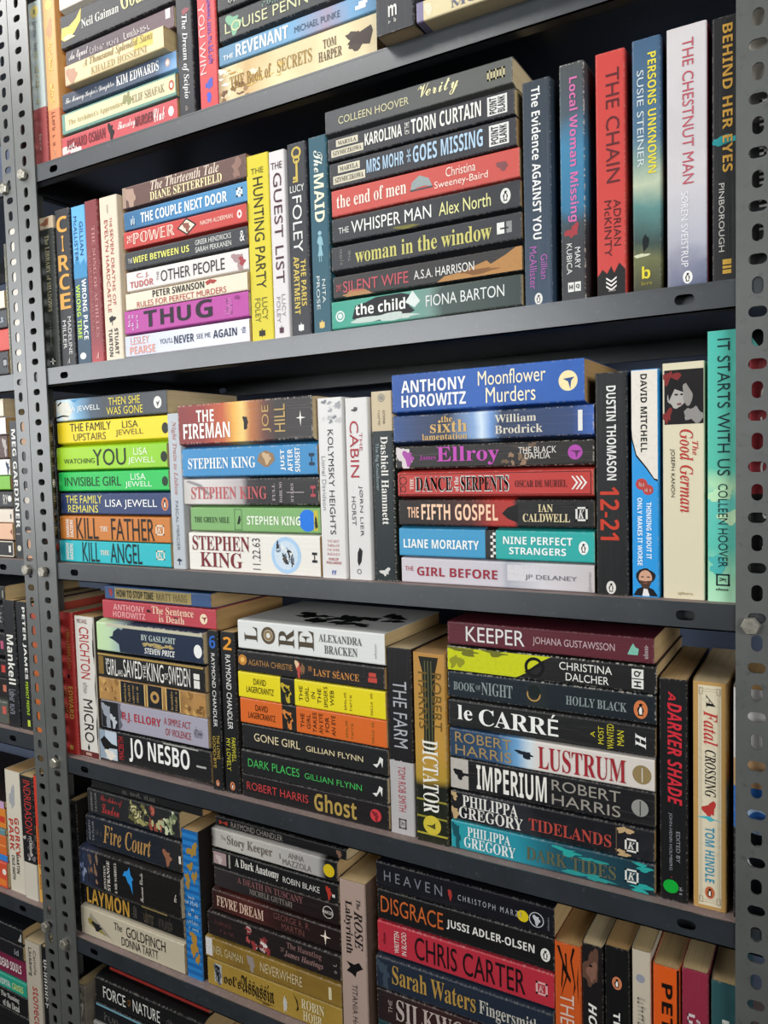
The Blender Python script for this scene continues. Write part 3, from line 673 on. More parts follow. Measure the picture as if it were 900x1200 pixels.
bk('B chain', 'coral red paperback with black foot', '#bf3e38', [P([(.998, .02), (.91, .02), (.88, .2), (.9, .35), (.87, .5), (.9, .6), (.86, .78), (.89, .98), (.998, .98)], '#3a3638'), T('THE CHAIN', .07, .53, .36, .82, '#5c2a2c', 's'), T('ADRIAN', .6, .79, .6, .84, '#4c2426', 's'), T('McKINTY', .6, .83, .28, .52, '#4c2426', 's')]+[P([(.915+i*.017, .32), (.93+i*.017, .5), (.915+i*.017, .68), (.922+i*.017, .68), (.938+i*.017, .5), (.922+i*.017, .32)], '#e2dcd6') for i in range(3)]+[Q(.965, .975, .34, .66, '#b8b0ac', 5, 2)], crease=.03)
bk('B persons', 'blue-green paperback with yellow title', [(0, '#3c5a76'), (.38, '#4c6c84'), (.48, '#7d978c'), (.56, '#b3bca0'), (.66, '#57837f'), (.8, '#3f5550'), (.86, '#6c6f48'), (1, '#4c4c38')], [BL(.8, .45, .035, .1, '#1f2a30', 3, .3), R(.775, .79, .41, .49, '#1f2a30'), BL(.85, .3, .008, .25, '#c9c9a8', 3, .3), T('PERSONS UNKNOWN', .06, .53, .56, .86, '#d8c840', 'b'), T('SUSIE STEINER', .12, .5, .18, .42, '#c4cccc', 's'), T('b', .895, .945, .32, .62, '#d8c83c', 'b', 1), Q(.955, .97, .3, .7, '#a89c40', 4, 4)], soft=.1, crease=.05)
bk('B chestnut', 'wide pale grey paperback with red title', [(0, '#c8c1c0'), (.6, '#c4bfc0'), (.82, '#a8a8b2'), (.9, '#70748a'), (1, '#585e76')], [T('THE CHESTNUT MAN', .05, .6, .4, .68, '#b4545e', 's'), T('SØREN SVEISTRUP', .63, .92, .36, .54, '#e0dee0', 's'), *PENG(.96, '#e4e2de', .52, .17, 1)], soft=.12, mottle=('#b4aeb0', .8, .35), crease=.03, side='#6a2c34')
bk('B behind', 'black paperback with golden title', '#343436', [R(.45, .47, .05, .75, '#2f9a9c'), BL(.46, .3, .02, .3, '#2a8a8c', 4), T('BEHIND HER EYES', .03, .58, .34, .66, '#cf9f48', 'b'), T('SARAH', .66, .8, .76, .92, '#c4c0b8'), T('PINBOROUGH', .62, .88, .22, .4, '#c4c0b8'), R(.91, .965, .34, .62, '#d2a848'), R(.93, .935, .34, .62, '#343436'), R(.945, .95, .34, .62, '#343436')], crease=.05)
bk('B bpost', 'grey book glimpsed through holes of the right post', [(0, '#a9a398'), (.3, '#5a5856'), (.42, '#3a3a3c')], [Q(.3, .9, .28, .7, '#cfccc4', 14, 3)], const=True)
# ---- third shelf
bk('C cpost0', 'black book with gold lettering half behind post', '#292725', [Q(.05, .85, .4, .9, '#a88c40', 26, 3), R(.42, .48, .2, .8, '#d8d4cc'), E(.9, .5, .4, '#9c3a30')])
bk('C thenshe', 'blue-grey paperback with white flower', [(0, '#c2d2d8'), (.12, '#c6dae2'), (.2, '#6f9fc0'), (.34, '#3f556a'), (.45, '#464d55'), (1, '#55575c')], [BL(.08, .5, .08, .4, '#d9d6c8', 4, .3), P([(.0, .2), (.06, .28), (.12, .22), (.12, .18), (.06, .2), (.0, .12)], '#2f3a44'), P([(.01, .75), (.05, .9), (.06, .86), (.02, .7)], '#2f3a44'), P([(.14, .95), (.18, .8), (.22, .95)], '#3f86b4'), T('LISA JEWELL', .07, .42, .34, .64, '#e2e4e2', 's'), T('THEN SHE', .5, .78, .54, .88, '#dcc944', 's'), T('WAS GONE', .48, .8, .12, .46, '#dcc944', 's'), E(.925, .5, .26, '#e2ded4', .9), P([(.91, .55), (.925, .3), (.945, .58), (.925, .5)], '#55575c')], soft=.06, crease=.03)
bk('C upstairs', 'bright yellow paperback with thin black lettering', '#e6cb16', [T('THE FAMILY', .125, .51, .54, .92, '#3b3818', 's'), T('UPSTAIRS', .155, .46, .1, .44, '#57511c', 's'), T('LISA', .61, .75, .56, .88, '#4a4618', 's'), T('JEWELL', .55, .79, .18, .5, '#6a6424', 's'), E(.975, .45, .24, '#3f3c24', .85)], crease=.02)
bk('C watching', 'lime green paperback with large black word', [(0, '#9fc91c'), (1, '#84c01e')], [T('WATCHING', .07, .365, .28, .5, '#26301a', 's'), T('YOU', .35, .65, .16, .88, '#202a18', 's'), T('LISA', .72, .84, .56, .86, '#e4eccc', 's'), T('JEWELL', .67, .9, .16, .46, '#e4eccc', 's'), E(.975, .45, .22, '#2f3c1c', .85)], crease=.02)
bk('C invisible', 'emerald green paperback with dark lettering', '#1fb650', [T('INVISIBLE GIRL', .06, .59, .26, .74, '#174826', 's'), T('LISA', .68, .81, .54, .86, '#d6ecd4', 's'), T('JEWELL', .63, .86, .12, .46, '#d6ecd4', 's'), E(.97, .45, .24, '#1c4a2a', .85)], crease=.02)
bk('C remains', 'navy paperback with yellow and white lettering', '#2b3d6c', [T('THE FAMILY', .05, .4, .52, .9, '#dfd45c', 's'), T('REMAINS', .07, .36, .08, .44, '#dfd45c', 's'), T('LISA JEWELL', .43, .89, .26, .7, '#e8e8e6', 's'), *PENG(.955, '#c87a54', .5, .3)], crease=.03)
for kk, nm, base, t2, a, hw in (('father', 'burnt orange paperback with tall black letters', '#c0732c', 'FATHER', (.16, .37, .39, .46, .49, .87), '#241c18'), ('angel', 'turquoise paperback with tall dark letters', '#22acb4', 'ANGEL', (.22, .38, .39, .47, .48, .76), '#1f3438')):
    bk('C '+kk, nm, base, [T('SANDRONE', .06, .09, .1, .88, '#e4dccf', 'b', 1), T('DAZIERI', .1, .13, .12, .85, '#e4dccf', 'b', 1), T('KILL', a[0], a[1], .06, .94, hw, 's'), T('THE', a[2], a[3], .4, .6, '#e6ddc8', 'r'), T(t2, a[4], a[5], .06, .94, hw, 's'), FR(.88, .95, .3, .7, '#e0d2bc', .06), T('K', 0.892, 0.936, 0.400, 0.600, '#e0d2bc', 'i')], crease=.04)
bk('C night', 'pale silver paperback with pink script title', '#aeb3b7', [T('Night Train to Lisbon', .05, .52, .3, .68, '#a8706c', 'i'), T('PASCAL MERCIER', .56, .88, .38, .6, '#63646a', 's'), P([(.93, .5), (.945, .3), (.955, .5), (.975, .45), (.975, .55), (.955, .55), (.945, .75)], '#34405a')], crease=.04)
bk('C fireman', 'thick red and black creased paperback with flame', [(0, '#7c2c2a'), (.2, '#8c2c26'), (.36, '#b8542c'), (.45, '#e0a848'), (.5, '#e8c070'), (.56, '#b06a34'), (.66, '#6a3a2c'), (.75, '#443634'), (1, '#46403f')], [BL(.53, .5, .02, .12, '#2c2624', 4, .5), R(.515, .535, .3, .5, '#2c2624'), T('THE', .15, .29, .55, .85, '#eeeae2', 'b'), T('FIREMAN', .04, .41, .14, .52, '#eeeae2', 'b'), T('JOE', .65, .715, .2, .85, '#b8985c', 's', 1), T('HILL', .74, .815, .2, .85, '#b8985c', 's', 1), P([(.92, .68), (.925, .52), (.955, .5), (.925, .48), (.92, .3), (.915, .48), (.89, .5), (.915, .52)], '#eae6dc')], crease=.22, soft=.06, wear=.9)
bk('C jas', 'bright blue paperback with shell', '#3484b8', [T('STEPHEN KING', .05, .57, .28, .66, '#ecebe4', 'r'), P([(.58, .5), (.6, .75), (.65, .85), (.7, .72), (.71, .5), (.66, .28), (.63, .3)], '#8d7050'), BL(.65, .6, .03, .16, '#c0a480', 5, .5), T('JUST', .75, .785, .15, .85, '#e4e4de', 'b', 1), T('AFTER', .8, .835, .12, .85, '#e4e4de', 'b', 1), T('SUNSET', .85, .885, .1, .9, '#e4e4de', 'b', 1), T('H', .945, .98, .3, .7, '#1f3f5c', 'b', 1)], crease=.04, mottle=('#2f78a8', .5, .3), wear=.8)
bk('C dark', 'crumpled silver and black paperback with pink lettering', [(0, '#b8b2ac'), (.12, '#cdc7c2'), (.3, '#c4bcb8'), (.45, '#a8a0a0'), (.5, '#4a3c40'), (.58, '#2a2629'), (1, '#332e30')], [P([(.02, .9), (.1, .75), (.22, .3), (.24, .28), (.14, .8), (.04, .97)], '#8d8a8a'), T('STEPHEN KING', .06, .64, .22, .7, '#b4585a', 'r'), T('FULL', .68, .7, .15, .8, '#a89c9c', 'r', 1), T('DARK NO', .73, .75, .1, .85, '#a89c9c', 'r', 1), T('STARS', .81, .83, .12, .8, '#a89c9c', 'r', 1), R(.78, .9, .45, .48, '#a89c9c'), T('H', .945, .98, .3, .7, '#a8444c', 'b', 1)], soft=.05, crease=.1, wear=.9)
bk('C green', 'sage green paperback with blue dot sticker', '#76a362', [T('THE GREEN MILE', .03, .32, .35, .6, '#3f6038', 'r'), FR(.36, .42, .06, .94, '#4a6c42', .03), P([(.38, .3), (.395, .62), (.405, .68), (.41, .5), (.4, .32)], '#263c28'), T('STEPHEN KING', .46, .86, .3, .66, '#dfe6d2', 'b'), E(.91, .5, .44, '#1a70d0', .95), R(.955, .985, .1, .9, '#bcae3c'), BL(.97, .4, .012, .2, '#26401c', 3)], crease=.03)
bk('C k112263', 'thick white paperback with dark red name and globe', '#ddd8ce', [T('STEPHEN', .03, .49, .54, .93, '#74262c', 'r'), T('KING', .09, .43, .1, .5, '#74262c', 'r'), T('11.22.63', .51, .57, .1, .9, '#4a464c', 's', 1), E(.76, .5, .46, '#a4c2dc', 1), E(.76, .5, .36, '#c4d2dc', 1), *SPL(.7, .82, .25, .75, ('#3c4450', '#dcdcd8', '#6a7682', '#2f3844', '#98a8b4', '#4c4038'), 22, 4, .6), T('H', .945, .98, .35, .6, '#3a3a3e', 'b', 1)], crease=.03)
bk('C kolymsky', 'white paperback with tall grey condensed title', '#d3d0cc', [*SPL(.02, .14, .2, .9, ('#9a9a9c', '#b8b6b4', '#7e8084', '#c8c6c4'), 14, 4, .7), T('KOLYMSKY HEIGHTS', .175, .755, .4, .62, '#343438', 's'), T('Lionel Davidson', .32, .62, .12, .28, '#8a8a8e', 's')]+[T(t, .785+i*.024, .8+i*.024, .25, .75, '#b87c7c', 's', 1) for i, t in enumerate(('THE BEST', 'THRILLER', "I'VE EVER", 'READ'))]+[T('PHILIP', .885, .9, .3, .7, '#b06868', 'b', 1), T('PULLMAN', .905, .92, .2, .8, '#b06868', 'b', 1), T('ff', .955, .98, .4, .6, '#3f58a0', 'b', 1)], crease=.03)
bk('C cabin', 'white paperback with red title and black bird', '#d0cdc9', [BL(.065, .45, .012, .12, '#4a4448', 4, .4), R(.05, .06, .4, .5, '#6a6468'), T('THE', .19, .29, .62, .74, '#a85058', 's'), T('CABIN', .125, .435, .2, .58, '#a42c36', 's'), T('JØRN LIER', .48, .76, .52, .7, '#4a484c', 's'), T('HORST', .54, .7, .2, .38, '#4a484c', 's'), P([(.82, .5), (.84, .62), (.9, .56), (.925, .44), (.9, .38), (.85, .4)], '#2a282a'), O(.955, .45, .1, '#4a484c', .3)], crease=.05)
bk('C hammett', 'dark teal paperback with cream top panel', [(0, '#bdac8c'), (.205, '#28363a')], [O(.035, .5, .17, '#8a8478', .25), E(.035, .5, .1, '#8a8478'), T('crime', .1, .17, .56, .68, '#6a5a48', 'b'), Q(.1, .18, .32, .44, '#948468', 6, 2), T('Dashiell Hammett', .235, .7, .42, .76, '#dedad2', 'r'), T('The Big Knockover', .27, .52, .14, .32, '#8fa0a2', 's'), BL(.95, .5, .02, .18, '#c9c6c0', 5, .7)], const=True, crease=.04, wear=.8)
bk('C moonflower', 'thick royal blue paperback with white and cream lettering', '#2658a6', [T('ANTHONY', .055, .415, .5, .82, '#ecece8', 'b'), T('HOROWITZ', .055, .415, .12, .44, '#ecece8', 'b'), T('Moonflower', .48, .82, .54, .9, '#ece2c0', 's'), T('Murders', .52, .77, .1, .48, '#ece2c0', 's'), E(.925, .5, .24, '#ecd9a4', .95), P([(.9, .55), (.925, .48), (.935, .3), (.94, .5), (.955, .58)], '#2a4a80')], mottle=('#1c4384', .7, .6), crease=.04)
bk('C sixth', 'creased navy paperback with white glow', [(0, '#2a4a80'), (.14, '#34456a'), (.3, '#303c58'), (.43, '#7f9cc4'), (.47, '#c8d8e6'), (.52, '#6a90c4'), (.57, '#2c3c5e'), (.9, '#2e4470'), (1, '#3a60ac')], [T('the', .265, .325, .68, .92, '#c9a464', 'r'), T('sixth', .205, .4, .3, .76, '#c9a464', 'r'), T('lamentation', .16, .4, .04, .28, '#c9a464', 'r'), T('William', .54, .74, .56, .84, '#cfc8b8', 'r'), T('Brodrick', .54, .77, .16, .46, '#cfc8b8', 'r'), R(.93, .95, .15, .85, '#dcdad4')], crease=.28, soft=.04, wear=.9)
bk('C ellroy', 'worn black-brown paperback with magenta name', [(0, '#302a27'), (1, '#322c28')], [BL(.05, .5, .05, .45, '#cfc4c2', 4, .5), BL(.07, .5, .03, .28, '#a04a98', 5, .5), T('James', .135, .225, .36, .58, '#a03a90', 'r'), T('Ellroy', .23, .555, .1, .92, '#b848a8', 'r'), *SPL(.55, .72, .15, .9, ('#6a5440', '#7a6048', '#4c3c30', '#8c7058'), 12, 6, .6), T('THE BLACK', .65, .83, .52, .8, '#d4cec6', 's'), T('DAHLIA', .68, .8, .3, .55, '#d4cec6', 's'), E(.915, .52, .3, '#a848a0', 1), P([(.89, .6), (.915, .5), (.92, .28), (.93, .5), (.945, .58)], '#5c2a58')], crease=.2, wear=.9)
bk('C serpents', 'red paperback with ornate black title and swirls', '#b4352f', [FR(.01, .99, .06, .94, '#4c1a18', .03), O(.03, .65, .18, '#3c1614', .2), O(.03, .3, .14, '#3c1614', .2), T('THE', .07, .09, .28, .75, '#e0d4c4', 'r', 1), T('DANCE', .098, .308, .18, .82, '#cfd4cc', 'r'), T('DANCE', .102, .305, .22, .8, '#1f1a1c', 'r'), T('of the', .315, .34, .2, .8, '#cfd4cc', 'r', 1), T('SERPENTS', .348, .602, .18, .84, '#cfd4cc', 'r'), T('SERPENTS', .352, .598, .22, .8, '#1f1a1c', 'r'), T('OSCAR DE MURIEL', .63, .88, .34, .62, '#581c1a', 'r')]+[P([(.9+i*.02, .25), (.922+i*.02, .5), (.9+i*.02, .75), (.908+i*.02, .75), (.932+i*.02, .5), (.908+i*.02, .25)], '#e4dcd4') for i in range(3)], crease=.03)
bk('C fifth', 'black and red paperback with glowing cream title', [(0, '#2c1c1a'), (.2, '#34201c'), (.4, '#5a2620'), (.52, '#a02a22'), (.62, '#a82c24'), (.64, '#1e1c1d'), (1, '#201e1f')], [P([(.56, .5), (.59, .72), (.64, .85), (.64, .15), (.59, .3)], '#1e1a1a'), T('THE', .05, .115, .3, .72, '#e8b898', 'b'), T('FIFTH GOSPEL', .13, .54, .22, .84, '#ecc2a2', 'b'), T('IAN', .74, .81, .56, .84, '#d8c89c', 'r'), T('CALDWELL', .665, .89, .2, .5, '#d8c89c', 'r'), FR(.915, .97, .25, .75, '#d8d4cc', .07), T('K', 0.927, 0.956, 0.350, 0.650, '#d8d4cc', 'i')], crease=.05, soft=.05)
bk('C moriarty', 'two-tone blue and teal paperback with white capitals', [(0, '#3b90ba'), (.47, '#383836'), (.525, '#28a09a')], [T('LIANE MORIARTY', .025, .44, .3, .62, '#e9ece8', 'b')]+[R(.5+.012*(i % 2), .515+.012*(i % 2), .06+i*.11, .15+i*.11, '#dcd8d0') for i in range(8)]+[T('NINE PERFECT', .565, .9, .54, .8, '#e6ece8', 'b'), T('STRANGERS', .595, .87, .2, .44, '#e6ece8', 'b'), *PENG(.95, '#e6e8e2', .48, .22)], const=True, crease=.03)
bk('C girlbefore', 'pale grey paperback with crimson title', [(0, '#c4bcc0'), (.55, '#bfbac0'), (.58, '#a3a3ac'), (.75, '#c8c4c6'), (1, '#bdb4b4')], [T('THE', .02, .07, .48, .66, '#a83c48', 's'), T('GIRL BEFORE', .09, .53, .3, .66, '#942a3a', 'b'), R(.58, .74, .3, .9, '#ccc8ca'), T('JP DELANEY', .67, .92, .34, .56, '#62626a', 's'), T('Quercus', .972, .988, .05, .75, '#8c8888', 'i', 1)], crease=.04)
bk('C thomason', 'black paperback with bold red numerals', '#232224', [T('DUSTIN THOMASON', .06, .48, .36, .66, '#dedcd8', 'b'), T('12-21', .51, .75, .14, .74, '#bc3c28', 'b'), *PENG(.965, '#d4d0c8', .46, .21, 1)], crease=.05)
bk('C mitchell', 'cream and sky blue paperback with bearded man portrait', '#2590d2', [P([(.003, .02), (.003, .98), (.48, .98), (.475, .85), (.43, .6), (.4, .4), (.37, .2), (.3, .05), (.26, .02)], '#ddd5c8'), P([(.26, .02), (.3, .05), (.37, .2), (.4, .4), (.43, .6), (.475, .85), (.48, .98), (.488, .98), (.482, .85), (.437, .58), (.407, .38), (.377, .17), (.306, .02)], '#26222a'), T('DAVID MITCHELL', .02, .36, .36, .6, '#2a282a', 'b'), E(.5, .38, .22, '#b4403c'), E(.525, .62, .2, '#b4403c'), Q(.49, .51, .22, .5, '#e0c0b8', 4, 2), Q(.515, .535, .5, .75, '#e0c0b8', 4, 3), T('THINKING ABOUT IT', .58, .83, .55, .74, '#e4ecee', 'b'), T('ONLY MAKES IT WORSE', .56, .86, .22, .4, '#e4ecee', 'b'), P([(.995, .04), (.965, .2), (.955, .4), (.955, .6), (.965, .8), (.995, .97)], '#26242e'), P([(.995, .38), (.955, .45), (.955, .55), (.995, .66)], '#dcd8d4'), BL(.908, .5, .038, .34, '#3a2a22', 3, .12), E(.915, .5, .25, '#c99a80', 1.2), P([(.925, .25), (.94, .3), (.962, .4), (.965, .6), (.94, .7), (.925, .75), (.93, .5)], '#4a3428'), R(.908, .913, .34, .44, '#2a201c'), R(.908, .913, .56, .66, '#2a201c'), R(.936, .94, .42, .58, '#8c5048')], crease=.03)
bk('C german', 'wide cream paperback with dark photo panel', '#d2c8aa', [R(.03, .258, .05, .985, '#2b2526'), BL(.06, .2, .03, .16, '#7c2a28', 3, .6), BL(.22, .12, .03, .1, '#7c2a28', 5, .6), BL(.14, .36, .055, .2, '#a8a29c', 4, .2), P([(.06, .2), (.09, .55), (.13, .58), (.11, .3), (.16, .16), (.1, .12)], '#1f1c1e'), BL(.13, .62, .045, .14, '#8c8680', 6, .25), P([(.06, .55), (.1, .8), (.16, .9), (.2, .8), (.13, .72), (.09, .58)], '#262224'), BL(.22, .75, .035, .2, '#8a8682', 9, .4), R(.13, .137, .3, .38, '#2a2624'), R(.13, .137, .44, .5, '#2a2624'), R(.17, .177, .36, .46, '#6a3434'), T('The', .33, .39, .72, .86, '#b43834', 'i'), T('Good German', .28, .63, .42, .74, '#b43834', 'i'), T('JOSEPH KANON', .36, .565, .18, .3, '#3a342e', 's'), T('sphere', .968, .985, .36, .72, '#9c8c64', 's', 1)], crease=.03)
bk('C itstarts', 'tall mint green paperback with dark capitals', [(0, '#46b0a0'), (.5, '#52b49c'), (.56, '#a8d4a8'), (.62, '#5cbcae'), (.8, '#56b8a4'), (.92, '#9cd4ac'), (1, '#a8d8b4')], [BL(.6, .3, .03, .4, '#b4dcb0', 4, .5), BL(.68, .7, .03, .3, '#bce0b4', 5, .5), BL(.86, .3, .03, .3, '#4caea8', 6, .5), T('IT STARTS WITH US', .03, .53, .28, .62, '#24474a', 's'), T('COLLEEN HOOVER', .56, .87, .3, .56, '#24474a', 's'), FR(.895, .94, .24, .62, '#2c4a4a', .05), T('K', 0.907, 0.926, 0.340, 0.520, '#2c4a4a', 'i'), Q(.947, .958, .24, .62, '#2c4a4a', 5, 3)], soft=.1, crease=.02, side='#5cb4a4')
bk('C cpost', 'red and black book glimpsed through right post holes', [(0, '#8c2a30'), (.56, '#242224')], [T('U', .14, .22, .3, .7, '#dcd8d2', 's'), T('JR', .26, .38, .3, .7, '#dcd8d2', 's'), T('U', .42, .5, .3, .7, '#dcd8d2', 's'), T('B', .6, .66, .35, .65, '#dcd8d2', 's'), T('TI', .7, .78, .35, .65, '#dcd8d2', 's')], const=True)
# ---- fourth shelf
bk('D redguard', 'dark red hardback with gold lettering', '#9c2a26', [Q(.12, .4, .5, .8, '#b88c44', 14, 3), P([(.43, .5), (.45, .62), (.47, .5), (.45, .38)], '#2a1c1c'), T('EDWARD', .52, .75, .45, .78, '#cfa04c', 'b'), Q(.5, .75, .15, .38, '#a8783c', 9, 5), R(.94, .97, .35, .6, '#b88c44')], crease=.05, rough=.5)
bk('D crichton', 'white paperback with red author name', '#cdc8be', [R(.955, .998, .02, .98, '#5c2422'), P([(.93, .4), (.9, .46), (.93, .52), (.955, .46)], '#2a2426'), BL(.2, .96, .14, .03, '#34302c', 4, .5), BL(.5, .97, .1, .02, '#34302c', 5, .5), BL(.8, .96, .12, .025, '#34302c', 7, .5), T('MICHAEL', .02, .05, .15, .7, '#7a4a48', 's', 1), T('CRICHTON', .075, .44, .24, .74, '#a82c2c', 's'), Q(.47, .55, .3, .6, '#a49c98', 5, 3), T('MICRO', .585, .89, .28, .78, '#2c2a2c', 's'), R(.965, .985, .3, .6, '#a88c7c')], crease=.05, side='#3a3630')
bk('D howtostop', 'blue paperback with tan title strip', '#33507a', [R(.1, .83, .1, .9, '#9c8a58'), BL(.06, .55, .02, .25, '#a03a38', 4), T('HOW TO STOP TIME', .12, .48, .22, .76, '#2a2620', 'b'), T('MATT HAIG', .51, .79, .22, .76, '#746640', 'b')])
bk('D sentence', 'rose red paperback with cream serif title', '#b03c46', [T('ANTHONY', .105, .395, .5, .82, '#dc9c9c', 'b'), T('HOROWITZ', .1, .4, .12, .44, '#dc9c9c', 'b'), BL(.43, .6, .025, .06, '#33181c', 3, .5), BL(.67, .35, .02, .06, '#33181c', 5, .5), T('The Sentence', .46, .82, .5, .9, '#e4bfa4', 'r'), T('is Death', .52, .74, .1, .46, '#e4bfa4', 'r'), E(.9, .48, .26, '#e4cfae', .95), P([(.88, .55), (.9, .48), (.905, .3), (.915, .5), (.93, .58)], '#8c3a40')], crease=.03)
bk('D gaslight', 'thick blue and pale green paperback with dark figure', [(0, '#b8d29c'), (.12, '#b4cca4'), (.22, '#93a8a4'), (.34, '#33425c'), (1, '#2a3750')], [P([(.12, .5), (.16, .56), (.17, .72), (.22, .86), (.25, .8), (.28, .9), (.45, .86), (.45, .03), (.23, .03), (.22, .3), (.17, .42)], '#2a3850'), R(.45, .998, .03, .86, '#2c3a54'), R(.1, .997, .88, .985, '#b9b49c'), T('BY GASLIGHT', .44, .76, .54, .74, '#b8c4bc', 'r'), BL(.5, .42, .04, .08, '#a89460', 6, .7), BL(.6, .4, .07, .06, '#a89460', 7, .7), BL(.7, .42, .03, .07, '#a89460', 8, .7), T('STEVEN PRICE', .47, .75, .1, .3, '#dcdcd6', 'o'), E(.955, .4, .22, '#e2e2dc', .8)], soft=.06, crease=.05, wear=1)
bk('D girlking', 'black paperback with tall hand-drawn white capitals', '#201e1d', [R(.003, .99, .9, .985, '#a08448'), R(.01, .06, .12, .86, '#7c6230'), T('THE', .085, .12, .55, .8, WH, 's', 1), T('GIRL', .09, .2, .12, .8, WH, 's'), T('WHO', .2, .25, .14, .4, WH, 's'), T('SAVED', .26, .44, .14, .86, WH, 's'), T('THE', .45, .475, .2, .75, WH, 's', 1), T('KING', .485, .64, .14, .86, WH, 's'), T('OF', .645, .68, .3, .55, WH, 's'), T('SWEDEN', .685, .875, .14, .86, WH, 's'), R(.905, .955, .14, .44, '#d8d4cc'), R(.905, .955, .48, .7, '#d8d4cc')], crease=.04)
bk('D gilt', 'gold mottled paperback with dark framed panels', '#a87e48', [*SPL(.01, .2, .1, .9, ('#c09858', '#8c6638', '#b08448', '#74522c'), 14, 4, .6), *SPL(.8, .99, .1, .9, ('#c09858', '#8c6638', '#b08448', '#74522c'), 14, 5, .6), R(.21, .455, .05, .96, '#c8a868'), R(.22, .445, .05, .96, '#282c36'), R(.47, .62, .05, .96, '#c8a868'), R(.48, .61, .05, .96, '#2c303a'), R(.645, .78, .05, .96, '#c8a868'), R(.655, .77, .05, .96, '#282c36'), E(.545, .5, .25, '#b08a50'), E(.545, .5, .12, '#2c303a'), Q(.25, .27, .1, .9, '#b8985c', 9, 2), Q(.29, .31, .15, .85, '#b8985c', 8, 3), Q(.33, .35, .1, .9, '#b8985c', 8, 4), Q(.37, .39, .15, .85, '#b8985c', 8, 5), Q(.69, .71, .12, .9, '#b8985c', 8, 6), Q(.73, .75, .12, .9, '#b8985c', 8, 7)], mottle=('#7c5a30', .9, .6), crease=.04)
bk('D ellory', 'lilac-grey paperback with red lettering', '#9c98a4', [R(.003, .18, .03, .97, '#33343a'), BL(.06, .5, .05, .35, '#8f949c', 4, .7), BL(.12, .3, .03, .2, '#b4b8bc', 5, .7), P([(.18, .03), (.21, .2), (.19, .4), (.22, .6), (.19, .8), (.2, .97), (.17, .97), (.17, .03)], '#5c5c66'), T('R.J. ELLORY', .21, .58, .34, .7, '#a42c36', 'b'), T('A SIMPLE ACT', .61, .85, .54, .78, '#9a3038', 's'), T('OF VIOLENCE', .62, .85, .18, .42, '#9a3038', 's'), Q(.88, .96, .3, .7, '#86828e', 5, 3)], crease=.08)
bk('D nesbo', 'black paperback with huge white capitals', '#252426', [R(.003, .17, .03, .97, '#b4bfc8'), R(.003, .06, .03, .97, '#8a98a4'), P([(.01, .62), (.05, .78), (.09, .65), (.12, .56), (.18, .52), (.18, .42), (.1, .4), (.06, .3), (.03, .45)], '#2a2826'), BL(.1, .2, .05, .14, '#d8cfc0', 5, .4), T('MACBETH', .185, .235, .12, .86, '#b02e34', 's', 1), T('JO NESBO', .285, .825, .12, .9, '#e6e4de', 'b'), R(.88, .96, .44, .5, '#a8a6a2'), R(.6, .9, .93, .98, '#9a9890')], crease=.04)
for kk, nm, num, hc, l1, l2, hy in (('ch6', 'black paperback numbered six in blue', '6', '#2f62b4', 'THE LONG', 'GOOD-BYE', '#b89a40'), ('ch2', 'black paperback numbered two in orange', '2', '#d89030', 'FAREWELL', 'MY LOVELY', '#c8c038')):
    bk('D '+kk, nm, '#242426', [T(num, .03, .11, .22, .82, hc, 'b', 1), T('RAYMOND CHANDLER', .14, .6, .34, .7, '#dcdad4', 's'), T(l1, .65, .8, .56, .84, hy, 's'), T(l2, .66, .86, .18, .46, hy, 's'), *PENG(.955, '#c87850', .5, .24, 1)], crease=.04)
bk('D lore', 'white paperback with four turned bronze letters', '#d4d4cf', [T('L', .05, .145, .28, .8, '#4c4234', 'r', 1), O(.225, .55, .3, '#5c4c38', .35), O(.225, .55, .18, '#8c7450', .5), T('R', .3, .41, .22, .84, '#4c4234', 'r', 1), T('E', .44, .545, .2, .86, '#4c4234', 'r', 1), T('ALEXANDRA', .58, .86, .54, .8, '#5c5a58', 'r'), T('BRACKEN', .615, .83, .16, .44, '#5c5a58', 'r'), Q(.935, .95, .2, .7, '#a8a8a4', 5, 3)], topart=SPL(.3, .7, .02, .4, ('#1f1f20', '#2c2c2e'), 9, 5, .8)+SPL(.45, .98, .1, .8, ('#1f1f20', '#3a3a3c', '#2c2c2e'), 12, 8, .6), crease=.03)
bk('D seance', 'black-brown paperback with orange serif title', '#2c2829', [E(.035, .55, .26, '#b87c34'), E(.035, .55, .12, '#e0b060'), T('AGATHA CHRISTIE', .08, .4, .34, .62, '#a87c48', 's'), BL(.44, .5, .02, .32, '#b0483c', 4, .5), BL(.43, .7, .015, .15, '#d8b890', 5, .3), BL(.47, .5, .012, .3, '#7c5c40', 6, .5), T('THE', .51, .535, .45, .65, '#b87840', 'r'), T('LAST SÉANCE', .545, .845, .26, .66, '#c08244', 'r'), R(.9, .955, .3, .5, '#b8463a'), R(.905, .95, .54, .72, '#b8463a')], crease=.05)
